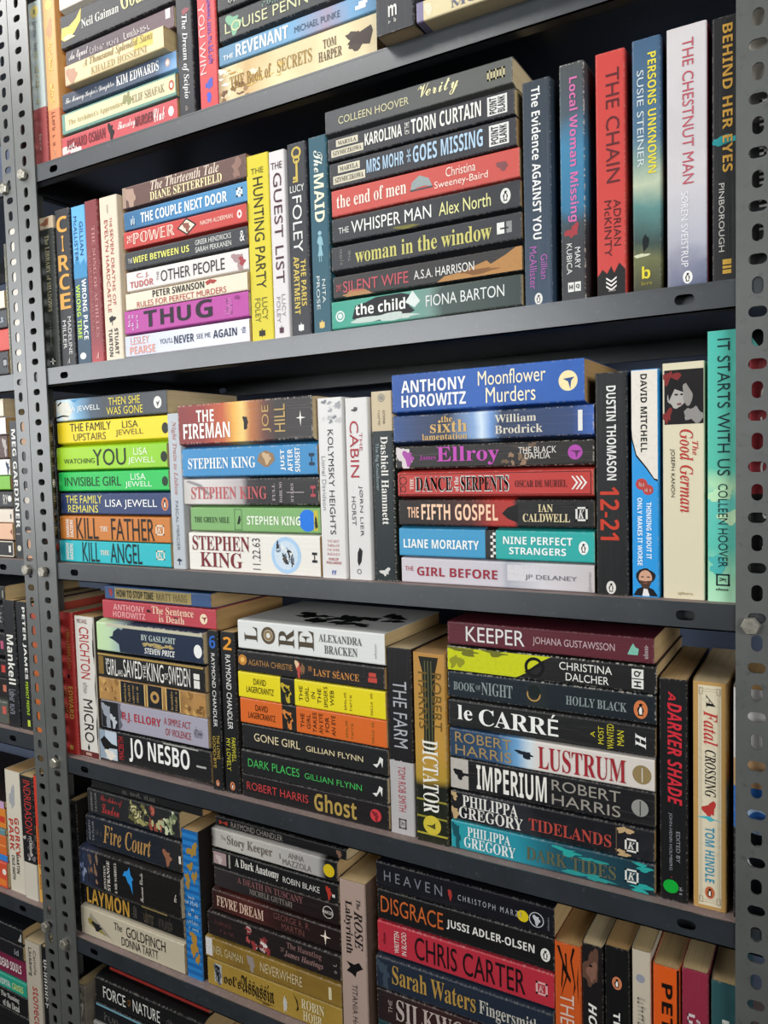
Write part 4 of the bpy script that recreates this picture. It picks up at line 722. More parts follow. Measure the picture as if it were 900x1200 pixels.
for kk, nm, base, words in (('yellowL', 'bright yellow paperback with black band and emblem', '#dcca18', ('THE', 'GIRL', 'IN', 'THE', "SPIDER'S", 'WEB')), ('orangeL', 'bright orange paperback with black band and emblem', '#cf6222', ('THE', 'GIRL', 'TAKES', 'AN EYE', 'FOR', 'AN EYE'))):
    bk('D '+kk, nm, [(0, base), (.305, '#2a2a22'), (.41, base)], [T('DAVID', .115, .205, .56, .8, '#3c3018', 's'), T('LAGERCRANTZ', .06, .26, .24, .48, '#3c3018', 's'), BL(.355, .5, .035, .26, '#b8a030' if kk[0] == 'y' else '#c87a3c', 4, .7), BL(.355, .5, .02, .14, '#2a2a22', 5, .7)]+[T(w, .44+i*.042, .465+i*.042, .12 if len(w) > 4 else (.22 if len(w) > 2 else .38), .88 if len(w) > 4 else (.78 if len(w) > 2 else .62), '#34281a', 's', 1) for i, w in enumerate(words)]+[Q(.74, .755, .15, .8, '#7c6420', 6, 3), Q(.775, .79, .15, .85, '#7c6420', 6, 4), Q(.905, .92, .1, .9, '#7c6420', 8, 5)], const=True, crease=.03)
bk('D gone', 'black paperback with cream sans lettering', '#2a2a2c', [T('GONE GIRL', .09, .425, .36, .68, '#d4c49c', 's'), T('GILLIAN FLYNN', .465, .845, .36, .58, '#d4c49c', 's'), P([(.905, .35), (.93, .25), (.955, .5), (.965, .28), (.97, .62), (.95, .68), (.935, .4)], '#dcdad4')], crease=.05)
bk('D darkplaces', 'black paperback with green lettering', '#29292b', [T('DARK PLACES', .05, .425, .34, .68, '#42a852', 's'), T('GILLIAN FLYNN', .46, .84, .34, .58, '#42a852', 's'), P([(.905, .35), (.93, .25), (.955, .5), (.965, .28), (.97, .62), (.95, .68), (.935, .4)], '#dcdad4')], crease=.05)
bk('D ghost', 'black paperback with red name and gold title', '#292324', [T('ROBERT HARRIS', .035, .48, .34, .68, '#b43c3c', 's'), T('Ghost', .52, .8, .14, .88, '#a88c48', 'b'), E(.92, .5, .25, '#c03a40', 1), BL(.92, .5, .02, .14, '#7c2428', 4, .7)], crease=.05)
bk('D farm', 'grey and black paperback with red author name', [(0, '#2a282a'), (.605, '#aeaaa8')], [P([(.605, .02), (.6, .2), (.615, .3), (.6, .5), (.62, .7), (.605, .98), (.64, .98), (.64, .02)], '#aeaaa8'), T('THE FARM', .175, .53, .24, .8, '#a8a8ac', 's'), T('TOM ROB SMITH', .63, .875, .36, .66, '#a43c46', 's'), FR(.915, .97, .34, .66, '#5c5858', .06), T('K', 0.927, 0.956, 0.440, 0.560, '#5c5858', 'i')], const=True, crease=.06)
bk('D dictator', 'gold and dark green paperback with column', [(0, '#b08040'), (.5, '#b58a3c'), (.66, '#a88830'), (.7, '#282c22'), (1, '#343a20')], [P([(.02, .18), (.1, .3), (.3, .32), (.52, .3), (.52, .62), (.3, .66), (.1, .7), (.02, .8)], '#34382c'), R(.04, .52, .36, .39, '#5c5c3c'), R(.04, .52, .46, .49, '#5c5c3c'), R(.04, .52, .56, .59, '#5c5c3c'), T('ROBERT', .1, .4, .6, .88, '#6c5428', 's'), T('HARRIS', .1, .4, .16, .44, '#6c5428', 's'), R(.77, .78, .02, .98, '#8c8430'), R(.86, .87, .02, .98, '#8c8430'), R(.95, .96, .02, .98, '#a89c38'), E(.905, .5, .28, '#c8b43c'), P([(.89, .6), (.905, .5), (.91, .3), (.92, .5), (.925, .6)], '#4c4a20'), T('DICTATOR', .455, .84, .24, .74, '#e4e0d4', 'r')], soft=.03, crease=.08)
bk('D keeper', 'wine red paperback with tall white capitals', '#652430', [T('KEEPER', .1, .405, .2, .84, '#d8d4d0', 's'), T('JOHANA GUSTAWSSON', .445, .83, .28, .66, '#bfa4a6', 's'), P([(.885, .3), (.9, .6), (.91, .75), (.92, .6), (.935, .55), (.93, .3)], '#78b4a0'), Q(.955, .975, .2, .75, '#c4b4b4', 5, 3)], crease=.04)
bk('D dalcher', 'black paperback with splashed yellow corner and ring', '#282826', [P([(.003, .03), (.003, .97), (.53, .97), (.48, .75), (.44, .5), (.41, .25), (.36, .03)], '#c0c41c'), BL(.1, .85, .08, .12, '#6c6c24', 4, .7), BL(.25, .9, .06, .1, '#6c6c24', 5, .7), BL(.05, .4, .03, .3, '#8c8c24', 6, .7), O(.45, .5, .4, '#1e1e1c', .3), P([(.41, .25), (.47, .55), (.5, .75), (.49, .78), (.46, .58), (.4, .3)], '#1e1e1c'), T('CHRISTINA', .57, .81, .54, .84, '#dedcd4', 's'), T('DALCHER', .6, .795, .14, .44, '#dedcd4', 's'), R(.895, .945, .14, .48, '#dcdad2'), R(.895, .945, .52, .86, '#dcdad2'), T('Q', .905, .935, .58, .8, '#333', 'b', 1), T('H', .905, .935, .2, .42, '#333', 'b', 1)], crease=.04, wear=1)
bk('D booknight', 'dark teal paperback with crescent moon', [(0, '#263640'), (.4, '#24343e'), (.45, '#38403e'), (.52, '#24323c'), (1, '#222e38')], [T('BOOK', .03, .145, .3, .62, '#86908e', 'r'), T('OF', .15, .175, .4, .58, '#86908e', 'r'), T('NIGHT', .18, .34, .24, .72, '#86908e', 'r'), O(.445, .5, .26, '#b08c4c', .2), E(.447, .62, .24, '#2c3838'), T('HOLLY BLACK', .6, .875, .3, .62, '#86908e', 'r'), *PENG(.935, '#c87444', .46, .32)], crease=.06, wear=.9)
bk('D lecarre', 'grey-black paperback with large white serif name', '#2e2e2e', [T('le', .05, .13, .3, .84, '#e8e6e0', 'r'), T('CARRÉ', .165, .565, .2, .96, '#e8e6e0', 'r'), T('A', .715, .735, .4, .6, '#c8bc30', 's', 1), T('MOST', .75, .775, .2, .8, '#c8bc30', 's', 1), T('WANTED', .79, .82, .08, .92, '#c8bc30', 's', 1), T('MAN', .835, .865, .25, .75, '#c8bc30', 's', 1), T('H', .915, .96, .25, .75, '#e2e0da', 'i', 1)], crease=.12)
bk('D lustrum', 'blue and white paperback with crimson capitals', [(0, '#2e4660'), (.25, '#2f4e70'), (.36, '#6c9cc4'), (.42, '#c8d2d6'), (.46, '#d4ccc4'), (1, '#cdc4ba')], [T('ROBERT', .03, .33, .54, .9, '#a08558', 's'), T('HARRIS', .03, .33, .1, .46, '#a08558', 's'), BL(.4, .5, .045, .1, '#2a3444', 4, .6), T('LUSTRUM', .465, .875, .1, .86, '#982830', 'r'), BL(.76, .45, .025, .3, '#d4ccc4', 5, .4), E(.945, .48, .3, '#8c7850', .95), R(.944, .948, .25, .7, '#d4ccc4')], crease=.06, soft=.03)
bk('D imperium', 'black paperback with pale figure panel at left', '#29272a', [R(.003, .1, .03, .97, '#b4ada4'), BL(.05, .5, .03, .14, '#29272a', 4, .4), R(.04, .1, .46, .54, '#29272a'), T('IMPERIUM', .145, .505, .12, .88, '#e2ded4', 'b'), BL(.41, .45, .015, .2, '#29272a', 5, .4), T('ROBERT', .53, .85, .54, .86, '#948e84', 's'), T('HARRIS', .53, .85, .12, .44, '#948e84', 's'), E(.935, .5, .24, '#8c8a84', .95), R(.934, .938, .28, .7, '#29272a')], crease=.12)
bk('D tidelands', 'black paperback with white and red serif capitals', '#25252a', [BL(.02, .85, .02, .12, '#b89a70', 4, .6), BL(.02, .25, .025, .18, '#b89a70', 5, .6), BL(.87, .85, .03, .12, '#b89a70', 6, .6), BL(.86, .1, .03, .1, '#b89a70', 7, .6), R(.83, .835, .1, .9, '#5c4c3c'), T('PHILIPPA', .065, .36, .52, .92, '#dad6ce', 'r'), T('GREGORY', .045, .385, .1, .5, '#dad6ce', 'r'), T('TIDELANDS', .415, .81, .2, .6, '#a8443a', 'r'), FR(.87, .93, .2, .62, '#d4d0c8', .06), T('K', 0.882, 0.916, 0.300, 0.520, '#d4d0c8', 'i')], crease=.05, mottle=('#34343a', .6, .5))
bk('D darktides', 'teal paperback with sea-green leaves', [(0, '#26949c'), (.35, '#248898'), (.55, '#225868'), (1, '#203c48')], [BL(.03, .5, .025, .4, '#1f5a64', 4, .7), BL(.6, .8, .06, .1, '#2a9c94', 5, .8), BL(.72, .7, .05, .08, '#2a8c88', 6, .8), BL(.95, .85, .04, .1, '#2a9c94', 7, .8), BL(.7, .14, .08, .1, '#2a8c88', 8, .8), BL(.94, .15, .05, .12, '#2a9c94', 9, .8), T('PHILIPPA', .09, .32, .54, .88, '#dce2de', 'r'), T('GREGORY', .07, .345, .12, .5, '#dce2de', 'r'), T('DARK TIDES', .4, .83, .22, .66, '#5c5c44', 'r'), FR(.87, .93, .26, .7, '#d4d4cc', .06), T('K', 0.882, 0.916, 0.360, 0.600, '#d4d4cc', 'i')], soft=.06, crease=.05)
bk('D darker', 'black paperback with bold red slanted title', '#232225', [T('A', .055, .095, .34, .6, '#c42c38', 'o'), T('DARKER SHADE', .105, .56, .3, .82, '#c42c38', 'o'), T('EDITED BY', .68, .82, .6, .74, '#8c8c90', 's'), T('JOHN-HENRI HOLMBERG', .6, .86, .32, .46, '#8c8c90', 's'), E(.935, .4, .28, '#12a034', .95), Q(.93, .965, .7, .85, '#a8a8a8', 4, 3), R(.89, .895, .4, .45, '#8c3a38')], crease=.04)
bk('D fatal', 'gold-edged cream paperback with red script', '#b48c50', [R(.015, .985, .16, .84, '#d4c8ac'), FR(.03, .97, .2, .8, '#8c7c64', .012), FR(.04, .96, .25, .75, '#8c7c64', .01), FR(.025, .055, .18, .3, '#8c7c64', .015), FR(.025, .055, .7, .82, '#8c7c64', .015), FR(.945, .975, .18, .3, '#8c7c64', .015), FR(.945, .975, .7, .82, '#8c7c64', .015), T('A', .055, .11, .4, .66, '#2c2828', 'i'), T('Fatal', .125, .275, .32, .74, '#b83c38', 'i'), T('CROSSING', .295, .5, .36, .68, '#2c2828', 'i'), BL(.555, .5, .035, .16, '#b03830', 5, .5), P([(.595, .1), (.6, .4), (.61, .5), (.6, .65), (.605, .95), (.595, .6), (.585, .5)], '#4ca8b0'), T('TOM HINDLE', .635, .88, .36, .64, '#3f8ca4', 'b'), *PENG(.925, '#b8603c', .5, .2, 1)], crease=.03)
bk('D whiteblue', 'white, tan and blue book half behind right post', [(0, '#d2cfcc'), (.3, '#b8946c'), (.42, '#2f66b0'), (.6, '#22262e')], [R(.15, .17, .5, .8, '#3a3a3a'), O(.56, .5, .3, '#a8c0dc', .3), O(.72, .55, .3, '#c8c8c8', .15), O(.84, .5, .28, '#c8c8c8', .15)], const=True, rough=.3)
# ---- fifth shelf
bk('E black', 'black paperback squeezed beside the left post', '#211f1f', [])
bk('E darktop', 'thin black paperback tucked under the shelf edge', '#232224', [Q(.3, .6, .2, .7, '#6c6a64', 12, 4)])
bk('E london', 'grey paperback with red script and curling smoke', '#37373a', [T('ANDREW', .035, .055, .1, .9, '#8c8884', 's', 1), T('TAYLOR', .085, .105, .1, .9, '#8c8884', 's', 1), T('The Ashes of', .15, .4, .54, .88, '#a43c3c', 'c'), T('London', .16, .36, .14, .54, '#b03c3c', 'c'), *SPL(.48, .68, .15, .85, ('#948e5c', '#b4ac78', '#6c683e', '#c0b890'), 16, 3, .8), O(.53, .55, .32, '#4c4a34', .15), O(.53, .55, .18, '#4c4a34', .3), O(.66, .4, .22, '#5c5838', .25), *SPL(.68, .82, .12, .88, ('#8c4438', '#a8584a', '#6c3430', '#b0a878'), 14, 5, .8), *SPL(.82, .97, .12, .88, ('#a3a680', '#c0c4a0', '#7c8460', '#5a6448'), 14, 6, .8)], crease=.04)
bk('E fire', 'navy grey paperback with copper script', [(0, '#2c3340'), (.7, '#26303e'), (1, '#3a3634')], [T('ANDREW', .03, .05, .15, .85, '#8a8c90', 's', 1), T('TAYLOR', .07, .09, .15, .85, '#8a8c90', 's', 1), Q(.11, .18, .4, .6, '#5c5a58', 4, 3), T('Fire Court', .19, .7, .2, .84, '#a8804c', 'i'), BL(.86, .4, .04, .2, '#8c5c44', 5, .6), R(.975, .995, .3, .55, '#d4d0c4')], soft=.06)
bk('E strange', 'thick black paperback with bright blue bird', [(0, '#2c3550'), (.08, '#333a52'), (.2, '#262430'), (.24, '#201d1d'), (1, '#241f1d')], [*SPL(.09, .2, .15, .85, ('#5c4a40', '#7c6452', '#3a3440', '#946c50'), 14, 4, .7), *SPL(.01, .08, .1, .8, ('#5c6884', '#8c94a8', '#3a4664'), 7, 5, .7), T('JONATHAN', .255, .28, .08, .72, '#c8c0b4', 'r', 1), T('STRANGE', .29, .32, .08, .88, '#d4ccc0', 'r', 1), T('& MR NORRELL', .365, .39, .08, .9, '#c8c0b4', 'r', 1), P([(.45, .62), (.47, .75), (.5, .78), (.52, .9), (.53, .7), (.555, .6), (.54, .55), (.545, .2), (.52, .42), (.5, .48), (.48, .62)], '#2a86c8'), T('Susanna Clarke', .62, .65, .1, .85, '#c8c0b4', 'c', 1), T('k', .94, .965, .4, .6, '#b8b0a4', 'c')], depth=136, crease=.04)
bk('E laymon', 'black paperback with tall golden capitals', '#232020', [T('LAYMON', .03, .475, .08, .92, '#b88c38', 'b'), Q(.5, .55, .2, .85, '#5c5850', 5, 3), Q(.62, .72, .15, .85, '#5c5444', 8, 4), Q(.75, .9, .15, .85, '#4c4640', 10, 5), R(.6, .85, .9, .98, '#8c7848')], crease=.04)
bk('E goldfinch', 'thick cream paperback with handwritten dark title', '#b9ae96', [P([(.1, .85), (.22, .5), (.34, .08), (.3, .2), (.18, .3), (.07, .5)], '#948c7c'), P([(.07, .6), (.1, .68), (.2, .4), (.26, .22), (.17, .28), (.08, .46)], '#8a7c3c'), BL(.16, .44, .05, .12, '#34343a', 5, .5), T('The', .34, .42, .6, .85, '#3c3834', 's'), T('GOLDFINCH', .46, .83, .5, .86, '#3c3834', 's'), T('DONNA TARTT', .41, .76, .14, .44, '#3c3834', 's')], crease=.04, depth=136)
bk('E blue', 'striped blue paperback with golden paisley blobs', '#2474b4', [R(.0+i*.05, .022+i*.05, .01, .99, '#1a5c98') for i in range(20)]+[BL(.13, .7, .05, .25, '#9c7a34', 4, .7), BL(.24, .5, .03, .16, '#9c7a34', 5, .5), BL(.34, .3, .04, .2, '#9c7a34', 6, .7), BL(.3, .75, .04, .14, '#9c7a34', 7, .7), BL(.77, .55, .06, .25, '#a87c30', 8, .6), BL(.7, .4, .02, .12, '#a87c30', 9, .6), BL(.86, .75, .03, .14, '#a87c30', 10, .6), Q(.44, .46, .3, .7, '#c4d4e0', 3, 2), Q(.47, .5, .05, .9, '#c4d4e0', 7, 3), Q(.52, .54, .35, .65, '#c4d4e0', 3, 4), Q(.55, .58, .1, .9, '#c4d4e0', 7, 5), Q(.6, .63, .15, .9, '#a8c4d8', 7, 6), Q(.65, .67, .15, .9, '#a8c4d8', 7, 7)], crease=.05, side='#1c1a1c')
bk('E rchandler', 'thin black paperback with grey name and red bow', '#1d1b1c', [P([(.03, .2), (.03, .7), (.06, .45), (.1, .7), (.1, .2), (.06, .42)], '#9c3428'), T('RAYMOND CHANDLER', .13, .54, .2, .76, '#8c847c', 's'), BL(.95, .5, .02, .3, '#7c5c4c', 4)])
bk('E story', 'silver-white paperback with yellow dot sticker', [(0, '#1e1c1c'), (.04, '#a8a49c'), (.2, '#b4b0a6'), (.86, '#a09c98'), (.92, '#1e1c1c'), (1, '#1e1c1c')], [T('The', .08, .125, .5, .75, '#8c8478', 's'), T('Story Keeper', .135, .51, .22, .82, '#6a6058', 'r'), BL(.57, .5, .006, .12, '#6a6058', 3), T('ANNA', .635, .755, .54, .82, '#6a6460', 's'), T('MAZZOLA', .59, .81, .14, .44, '#6a6460', 's'), E(.94, .48, .32, '#c8ac1c', 1)], soft=.03)
bk('E anatomy', 'black paperback with white serif title', '#1e1d1e', [R(.01, .12, .2, .88, '#9c8484'), BL(.06, .5, .03, .2, '#b8a8a4', 4, .4), R(.14, .155, .15, .9, '#8c8880'), T('A Dark Anatomy', .195, .555, .24, .84, '#d8d4ca', 'r'), T('ROBIN BLAKE', .585, .865, .3, .62, '#c4c0b8', 's'), BL(.93, .5, .02, .28, '#a83428', 5, .5), R(.955, .975, .3, .45, '#c4c0b8')], crease=.04)
bk('E tuscany', 'dark brown paperback with rosy grey lettering', [(0, '#423a3c'), (.35, '#38302f'), (.7, '#301c1c'), (1, '#2c1c1b')], [T('A DEATH IN TUSCANY', .2, .73, .52, .86, '#7c5050', 'r'), T('MICHELE GIUTTARI', .3, .645, .16, .44, '#7c746c', 'r'), O(.915, .5, .3, '#c4beb4', .12), T('ABACUS', .88, .95, .42, .58, '#c4beb4', 'b')])
bk('E fevre', 'dark red paperback with white star', [(0, '#43201d'), (.3, '#5c2823'), (.55, '#3c1f1c'), (1, '#301e1c')], [T('FEVRE DREAM', .04, .425, .24, .76, '#cfae98', 'r'), T('GEORGE R. R.', .505, .78, .56, .86, '#68423c', 's'), T('MARTIN', .565, .735, .16, .46, '#68423c', 's'), P([(.89, .85), (.897, .55), (.93, .5), (.897, .45), (.89, .12), (.883, .45), (.85, .5), (.883, .55)], '#e0d0c0')], soft=.04)
bk('E hasting', 'brown-black paperback with red and white splash', [(0, '#352726'), (1, '#2e2524')], [*SPL(.31, .48, .12, .88, ('#8c3436', '#6c2c2e', '#b09490', '#a04846', '#cfc4bc'), 18, 4, .7), Q(.06, .2, .55, .75, '#5c3838', 8, 3), Q(.1, .22, .25, .45, '#5c3838', 7, 4), Q(.56, .6, .4, .7, '#6c5450', 3, 5), T('The Haunting', .62, .87, .56, .86, '#7c5c58', 'r'), T('James Hastings', .6, .88, .2, .5, '#8c6c68', 'i'), Q(.95, .975, .3, .7, '#8c8480', 3, 6)], crease=.05)
bk('E neverwhere', 'ochre paperback with white corner sticker', '#85682a', [R(.003, .055, .12, .97, '#c8c4c0'), T('NEIL GAIMAN', .065, .3, .3, .7, '#b8a880', 's'), BL(.36, .5, .03, .32, '#8c8078', 4, .4), T('NEVERWHERE', .43, .735, .28, .72, '#c0ae88', 's'), R(.915, .935, .2, .75, '#c8bc98')], mottle=('#6c5220', .7, .6), crease=.04)
bk('E fool', 'thick mustard paperback with blackletter title', '#9c7e34', [R(.055, .115, .2, .88, '#a8a8a4'), BL(.085, .55, .03, .3, '#5c6068', 4, .5), T('F', .06, .1, .22, .82, '#26241c', 'f'), T("ool's", .13, .27, .26, .66, '#34291a', 'f'), T('Assassin', .27, .52, .2, .84, '#34291a', 'f'), BL(.45, .14, .06, .04, '#5c4820', 5, .8), BL(.6, .4, .012, .32, '#b8b4ac', 6, .4), P([(.66, .9), (.69, .7), (.7, .4), (.68, .3), (.69, .5), (.68, .7)], '#34291a'), T('ROBIN', .72, .88, .5, .84, '#cfc29c', 'r'), T('HOBB', .73, .86, .1, .44, '#cfc29c', 'r')], mottle=('#8a6c28', .6, .5), crease=.04, depth=136)
bk('E rose', 'greyish pink paperback with black butterfly', '#a38c80', [T('The', .1, .16, .66, .82, '#3a302e', 'i'), T('ROSE', .17, .4, .56, .88, '#2e2624', 'i'), T('Labyrinth', .12, .44, .16, .48, '#2e2624', 'r'), P([(.49, .2), (.5, .5), (.48, .7), (.51, .85), (.54, .6), (.575, .55), (.56, .42), (.55, .2), (.52, .35)], '#1e1a1a'), T('TITANIA HARDIE', .62, .98, .4, .6, '#4c403c', 's')], crease=.05, side='#5c4c44')
bk('E heaven', 'dark navy paperback with wide-spaced grey capitals', '#1c1c28', [T('H E A V E N', .05, .4, .34, .72, '#72747c', 's'), BL(.445, .5, .012, .18, '#a03430', 4, .3), T('C H R I S T O P H   M A R Z I', .49, .83, .38, .58, '#a0a0a6', 's'), E(.84, .45, .2, '#ccb41c', 1), O(.91, .45, .26, '#b8b8bc', .12), BL(.91, .45, .018, .14, '#b8b8bc', 5, .5), Q(.965, .975, .2, .7, '#7c7c84', 5, 3)])
bk('E disgrace', 'black paperback with thin orange title', '#201e20', [T('DISGRACE', .02, .4, .26, .8, '#b85c2c', 's'), T('JUSSI ADLER-OLSEN', .42, .9, .34, .66, '#d8d4cc', 'b'), *PENG(.955, '#d8d4cc', .45, .2)], crease=.03)
bk('E carter', 'crimson paperback with tall black capitals', '#ac2a38', [Q(.03, .05, .3, .7, '#6c1c26', 5, 3), T('WRITTEN', .105, .135, .12, .82, '#dcd2c8', 's', 1), T('IN BLOOD', .15, .18, .12, .86, '#dcd2c8', 's', 1), T('CHRIS CARTER', .23, .85, .14, .86, '#241c1e', 's'), FR(.905, .965, .3, .68, '#cfa09c', .06), T('K', 0.917, 0.951, 0.400, 0.580, '#cfa09c', 'i')], crease=.03)
bk('E waters', 'slate blue paperback with gold serif name', '#2b384a', [BL(.05, .55, .04, .3, '#43505e', 4, .8), T('Sarah Waters', .1, .59, .26, .86, '#a88440', 'r'), T('Fingersmith', .61, .93, .2, .72, '#b4b0a4', 'r')], crease=.04)
bk('E silk', 'brown-red paperback with pale serif capitals', [(0, '#33282a'), (.3, '#482a28'), (1, '#4c2c2a')], [T('THE', .07, .095, .35, .75, '#9c8c84', 's', 1), T('SILKWORM', .12, .7, .2, .86, '#b0a098', 'r')], mottle=('#2c1c1c', .7, .5))
bk('E under', 'dark teal paperback at the foot of the stack', '#1f4a50', [])
bk('E wood', 'orange paperback with black branches at top', '#c0521e', [P([(.02, .1), (.1, .3), (.22, .25), (.24, .28), (.14, .34), (.2, .6), (.18, .62), (.1, .36), (.02, .2)], '#2c1c14'), P([(.01, .7), (.08, .6), (.2, .75), (.26, .7), (.21, .8), (.08, .66), (.02, .78)], '#2c1c14'), P([(.05, .4), (.16, .45), (.3, .2), (.17, .49), (.05, .46)], '#2c1c14'), P([(.1, .9), (.18, .85), (.3, .9), (.18, .89)], '#2c1c14'), T('THE WOODS', .26, .8, .2, .74, '#d0b4a4', 's')])
bk('E house', 'dark brown paperback with face at top', '#272322', [BL(.12, .45, .1, .35, '#5c4034', 4, .4), BL(.13, .5, .05, .22, '#7c5848', 5, .4), R(.1, .11, .35, .5, '#1c1614'), T('HOUSE OF', .29, .68, .3, .7, '#dedad2', 'o')])
bk('E girlth', 'black paperback with oval bird emblem', '#1d1c1e', [*PENG(.17, '#c07450', .5, .28, 1), T('THE GIRL IN THE', .31, .9, .34, .62, '#dcd8d0', 'b')], crease=.03)
bk('E vintage', 'two-tone cream and brown paperback with grey emblem', [(0, '#bcb09c'), (.54, '#54442e')], [E(.13, .45, .24, '#8c8c98'), Q(.22, .45, .3, .7, '#a49a8a', 6, 3), T('crime', .3, .42, .56, .7, '#8c8070', 'i'), T('Vintage', .57, .8, .3, .7, '#c4b898', 'c')], const=True)
bk('E peter', 'bright orange paperback with heavy black capitals', '#d05418', [R(.003, .998, .9, .99, '#2c1c18'), T('PETER JAMES', .08, .95, .22, .74, '#241a18', 'b')])
bk('E cuckoo', 'crimson paperback with white scrawl over blue foot', [(0, '#86283c'), (.6, '#2c4c9c')], [T('the House', .22, .56, .56, .76, '#c8b0b4', 'i'), Q(.14, .58, .22, .5, '#cfbcbe', 7, 5)], const=True)
bk('E teal', 'dark teal paperback with small white logo', '#335c60', [R(.17, .27, .42, .68, '#cfd0c8'), P([(.18, .46), (.25, .6), (.26, .5), (.2, .45)], '#2a3c3e'), Q(.28, .3, .42, .7, '#a8b0ac', 4, 3), R(.46, .6, .55, .75, '#c04830')])
# ---- lowest shelf in view
bk('F greybook', 'grey paperback with worn white letters', '#857d70', [T('NOM', .15, .9, .3, .8, '#d8d2c4', 's')], mottle=('#5c564c', .8, .5))
bk('F red', 'red book wedged right under the shelf edge', '#8c2620', [])
bk('F force', 'black paperback with tall white capitals', '#201f20', [T('FORCE', .08, .3, .24, .74, '#cfccc4', 's'), T('OF', .32, .35, .35, .65, '#8c5c34', 's'), T('NATURE', .37, .62, .24, .74, '#cfccc4', 's'), Q(.68, .95, .35, .6, '#54504c', 14, 3)])
bk('F phil', 'dark paperback with pale blue top edge', [(0, '#26282a'), (1, '#26282a')], [R(.02, .99, .88, .98, '#6c9aa8'), Q(.1, .5, .2, .66, '#5c5854', 10, 4)])
bk('F base', 'plain grey paperback carrying the stack', '#8f8c88', [])
bk('F baseb', 'plain dark paperback beneath the grey one', '#34302e', [])
bk('F basec', 'plain brown paperback at the foot of the stack', '#5c4a3c', [])
bk('F based', 'plain black paperback low in the stack', '#242224', [])
# ---- neighbouring rack
bk('NB lB1', 'cream paperback, only its right end in view', '#dcd0ba', [])
bk('NB lB2', 'slate paperback, only its right end in view', '#484a50', [Q(.85, .97, .3, .7, '#c4d0d8', 4, 2)])
bk('NB lB3', 'coral paperback, only its right end in view', '#c2463c', [])
bk('NB lB4', 'charcoal paperback, only its right end in view', '#3c3e43', [FR(.95, .98, .3, .7, '#a8a8a8', .08)])
bk('NB lBs', 'thin olive paperback with cream lettering', '#66665a', [Q(.1, .95, .3, .8, '#c4bc9c', 30, 4)])
bk('NB white', 'white book glimpsed through the left post holes', '#ddd4c8', [])
bk('NC lC1', 'cream paperback on top, right end in view', '#e0d4bc', [])
bk('NC lC2', 'white paperback, right end in view', '#d8d4d0', [])
bk('NC lC3', 'brown pictorial paperback, right end in view', '#5c3c34', [BL(.97, .55, .025, .3, '#a8a09c', 4, .6)])
bk('NC lC4', 'white paperback with dark blue mark', '#dcd9d6', [BL(.975, .5, .018, .3, '#2c3c5c', 5, .6)])
bk('NC lC5', 'grass green paperback, right end in view', '#74b038', [])
bk('NC lC6', 'charcoal paperback with white dot', '#404044', [E(.97, .55, .2, '#d8d4cc'), T('RY', .9, .95, .2, .8, '#d8d4cc', 's')])
bk('NC lC7', 'ivory paperback, right end in view', '#d4c8b8', [R(.965, .98, .3, .65, '#5c5450')])
bk('NC lC8', 'peach paperback with brown notch', '#d8ac8c', [P([(.995, .3), (.97, .5), (.995, .7)], '#8c4a34')])
bk('NC lC9', 'black paperback with cream border', '#28262a', [FR(.6, .996, .03, .97, '#d4c8b4', .06), R(.94, .965, .3, .7, '#d8d4cc')])
bk('NC meg', 'dark grey paperback with bold white name', '#38383b', [T('MEG GARDINER', .06, .78, .3, .82, '#dad8d2', 'b'), R(.82, .83, .2, .7, '#8c8480'), E(.93, .5, .25, '#c8c4b4')])
bk('NC brown', 'peach-brown book glimpsed through left post holes', [(0, '#b08868'), (.2, '#4a4a50'), (.5, '#c8bcb0'), (.62, '#3c3c40'), (.8, '#c09070')], [], const=True)
bk('ND mankell', 'black paperback with bold white name', '#26262a', [T('Mankell', .27, .66, .25, .85, '#dedbd0', 'b'), Q(.7, .9, .2, .8, '#8c8c94', 12, 3)])
bk('ND peterj', 'black paperback with white and lime lettering', '#232427', [T('PETER JAMES', .04, .6, .55, .88, '#e0ded8', 'b'), T('PERFECT PEOPLE', .62, .88, .6, .85, '#a4c42c', 'b'), R(.92, .97, .6, .85, '#b4c43c')])
bk('ND lD1', 'black paperback on top, right end in view', '#2c2c2c', [R(.97, .985, .2, .7, '#8a8a7c')])
bk('ND lD2', 'black paperback with grey capitals', '#27272a', [T('RLE', .9, .985, .3, .7, '#8c8c90', 's')])
bk('ND lD3', 'black paperback with pink mark', '#262427', [R(.95, .985, .3, .65, '#a8506c')])
bk('ND lD4', 'black paperback with red mark', '#282426', [R(.94, .985, .3, .7, '#b8443c')])
bk('ND lD5', 'dark brown paperback with orange mark', '#302424', [R(.94, .98, .3, .65, '#b86c54')])
bk('ND lD6', 'grey-green paperback with red mark', '#5c6058', [R(.94, .985, .45, .8, '#b8584c')])
bk('ND brick', 'brick orange book glimpsed through left post holes', [(0, '#9c4034'), (.4, '#b05a2c'), (1, '#b86428')], [])
bk('NE gorky', 'cream paperback with red slanted title', '#c8c0ae', [BL(.22, .45, .1, .16, '#9c9c9c', 4, .4), T('GORKY', .38, .7, .5, .8, '#b04030', 'b'), T('PARK', .4, .66, .12, .42, '#b04030', 'b'), T('MARTIN', .68, .84, .5, .68, '#2c2a28', 'b'), T('CRUZ SMITH', .7, .9, .2, .38, '#2c2a28', 'b')])
bk('NE indri', 'black and cream paperback with red capitals', [(0, '#2c2a2e'), (.7, '#c4bcac')], [*SPL(.5, .68, .1, .9, ('#4c4448', '#6c6468', '#a8a09c', '#38343a'), 14, 4, .7), T('INDRIDASON', .03, .46, .3, .86, '#b03834', 's'), Q(.48, .64, .55, .8, '#d8d4c8', 9, 4)], const=True)
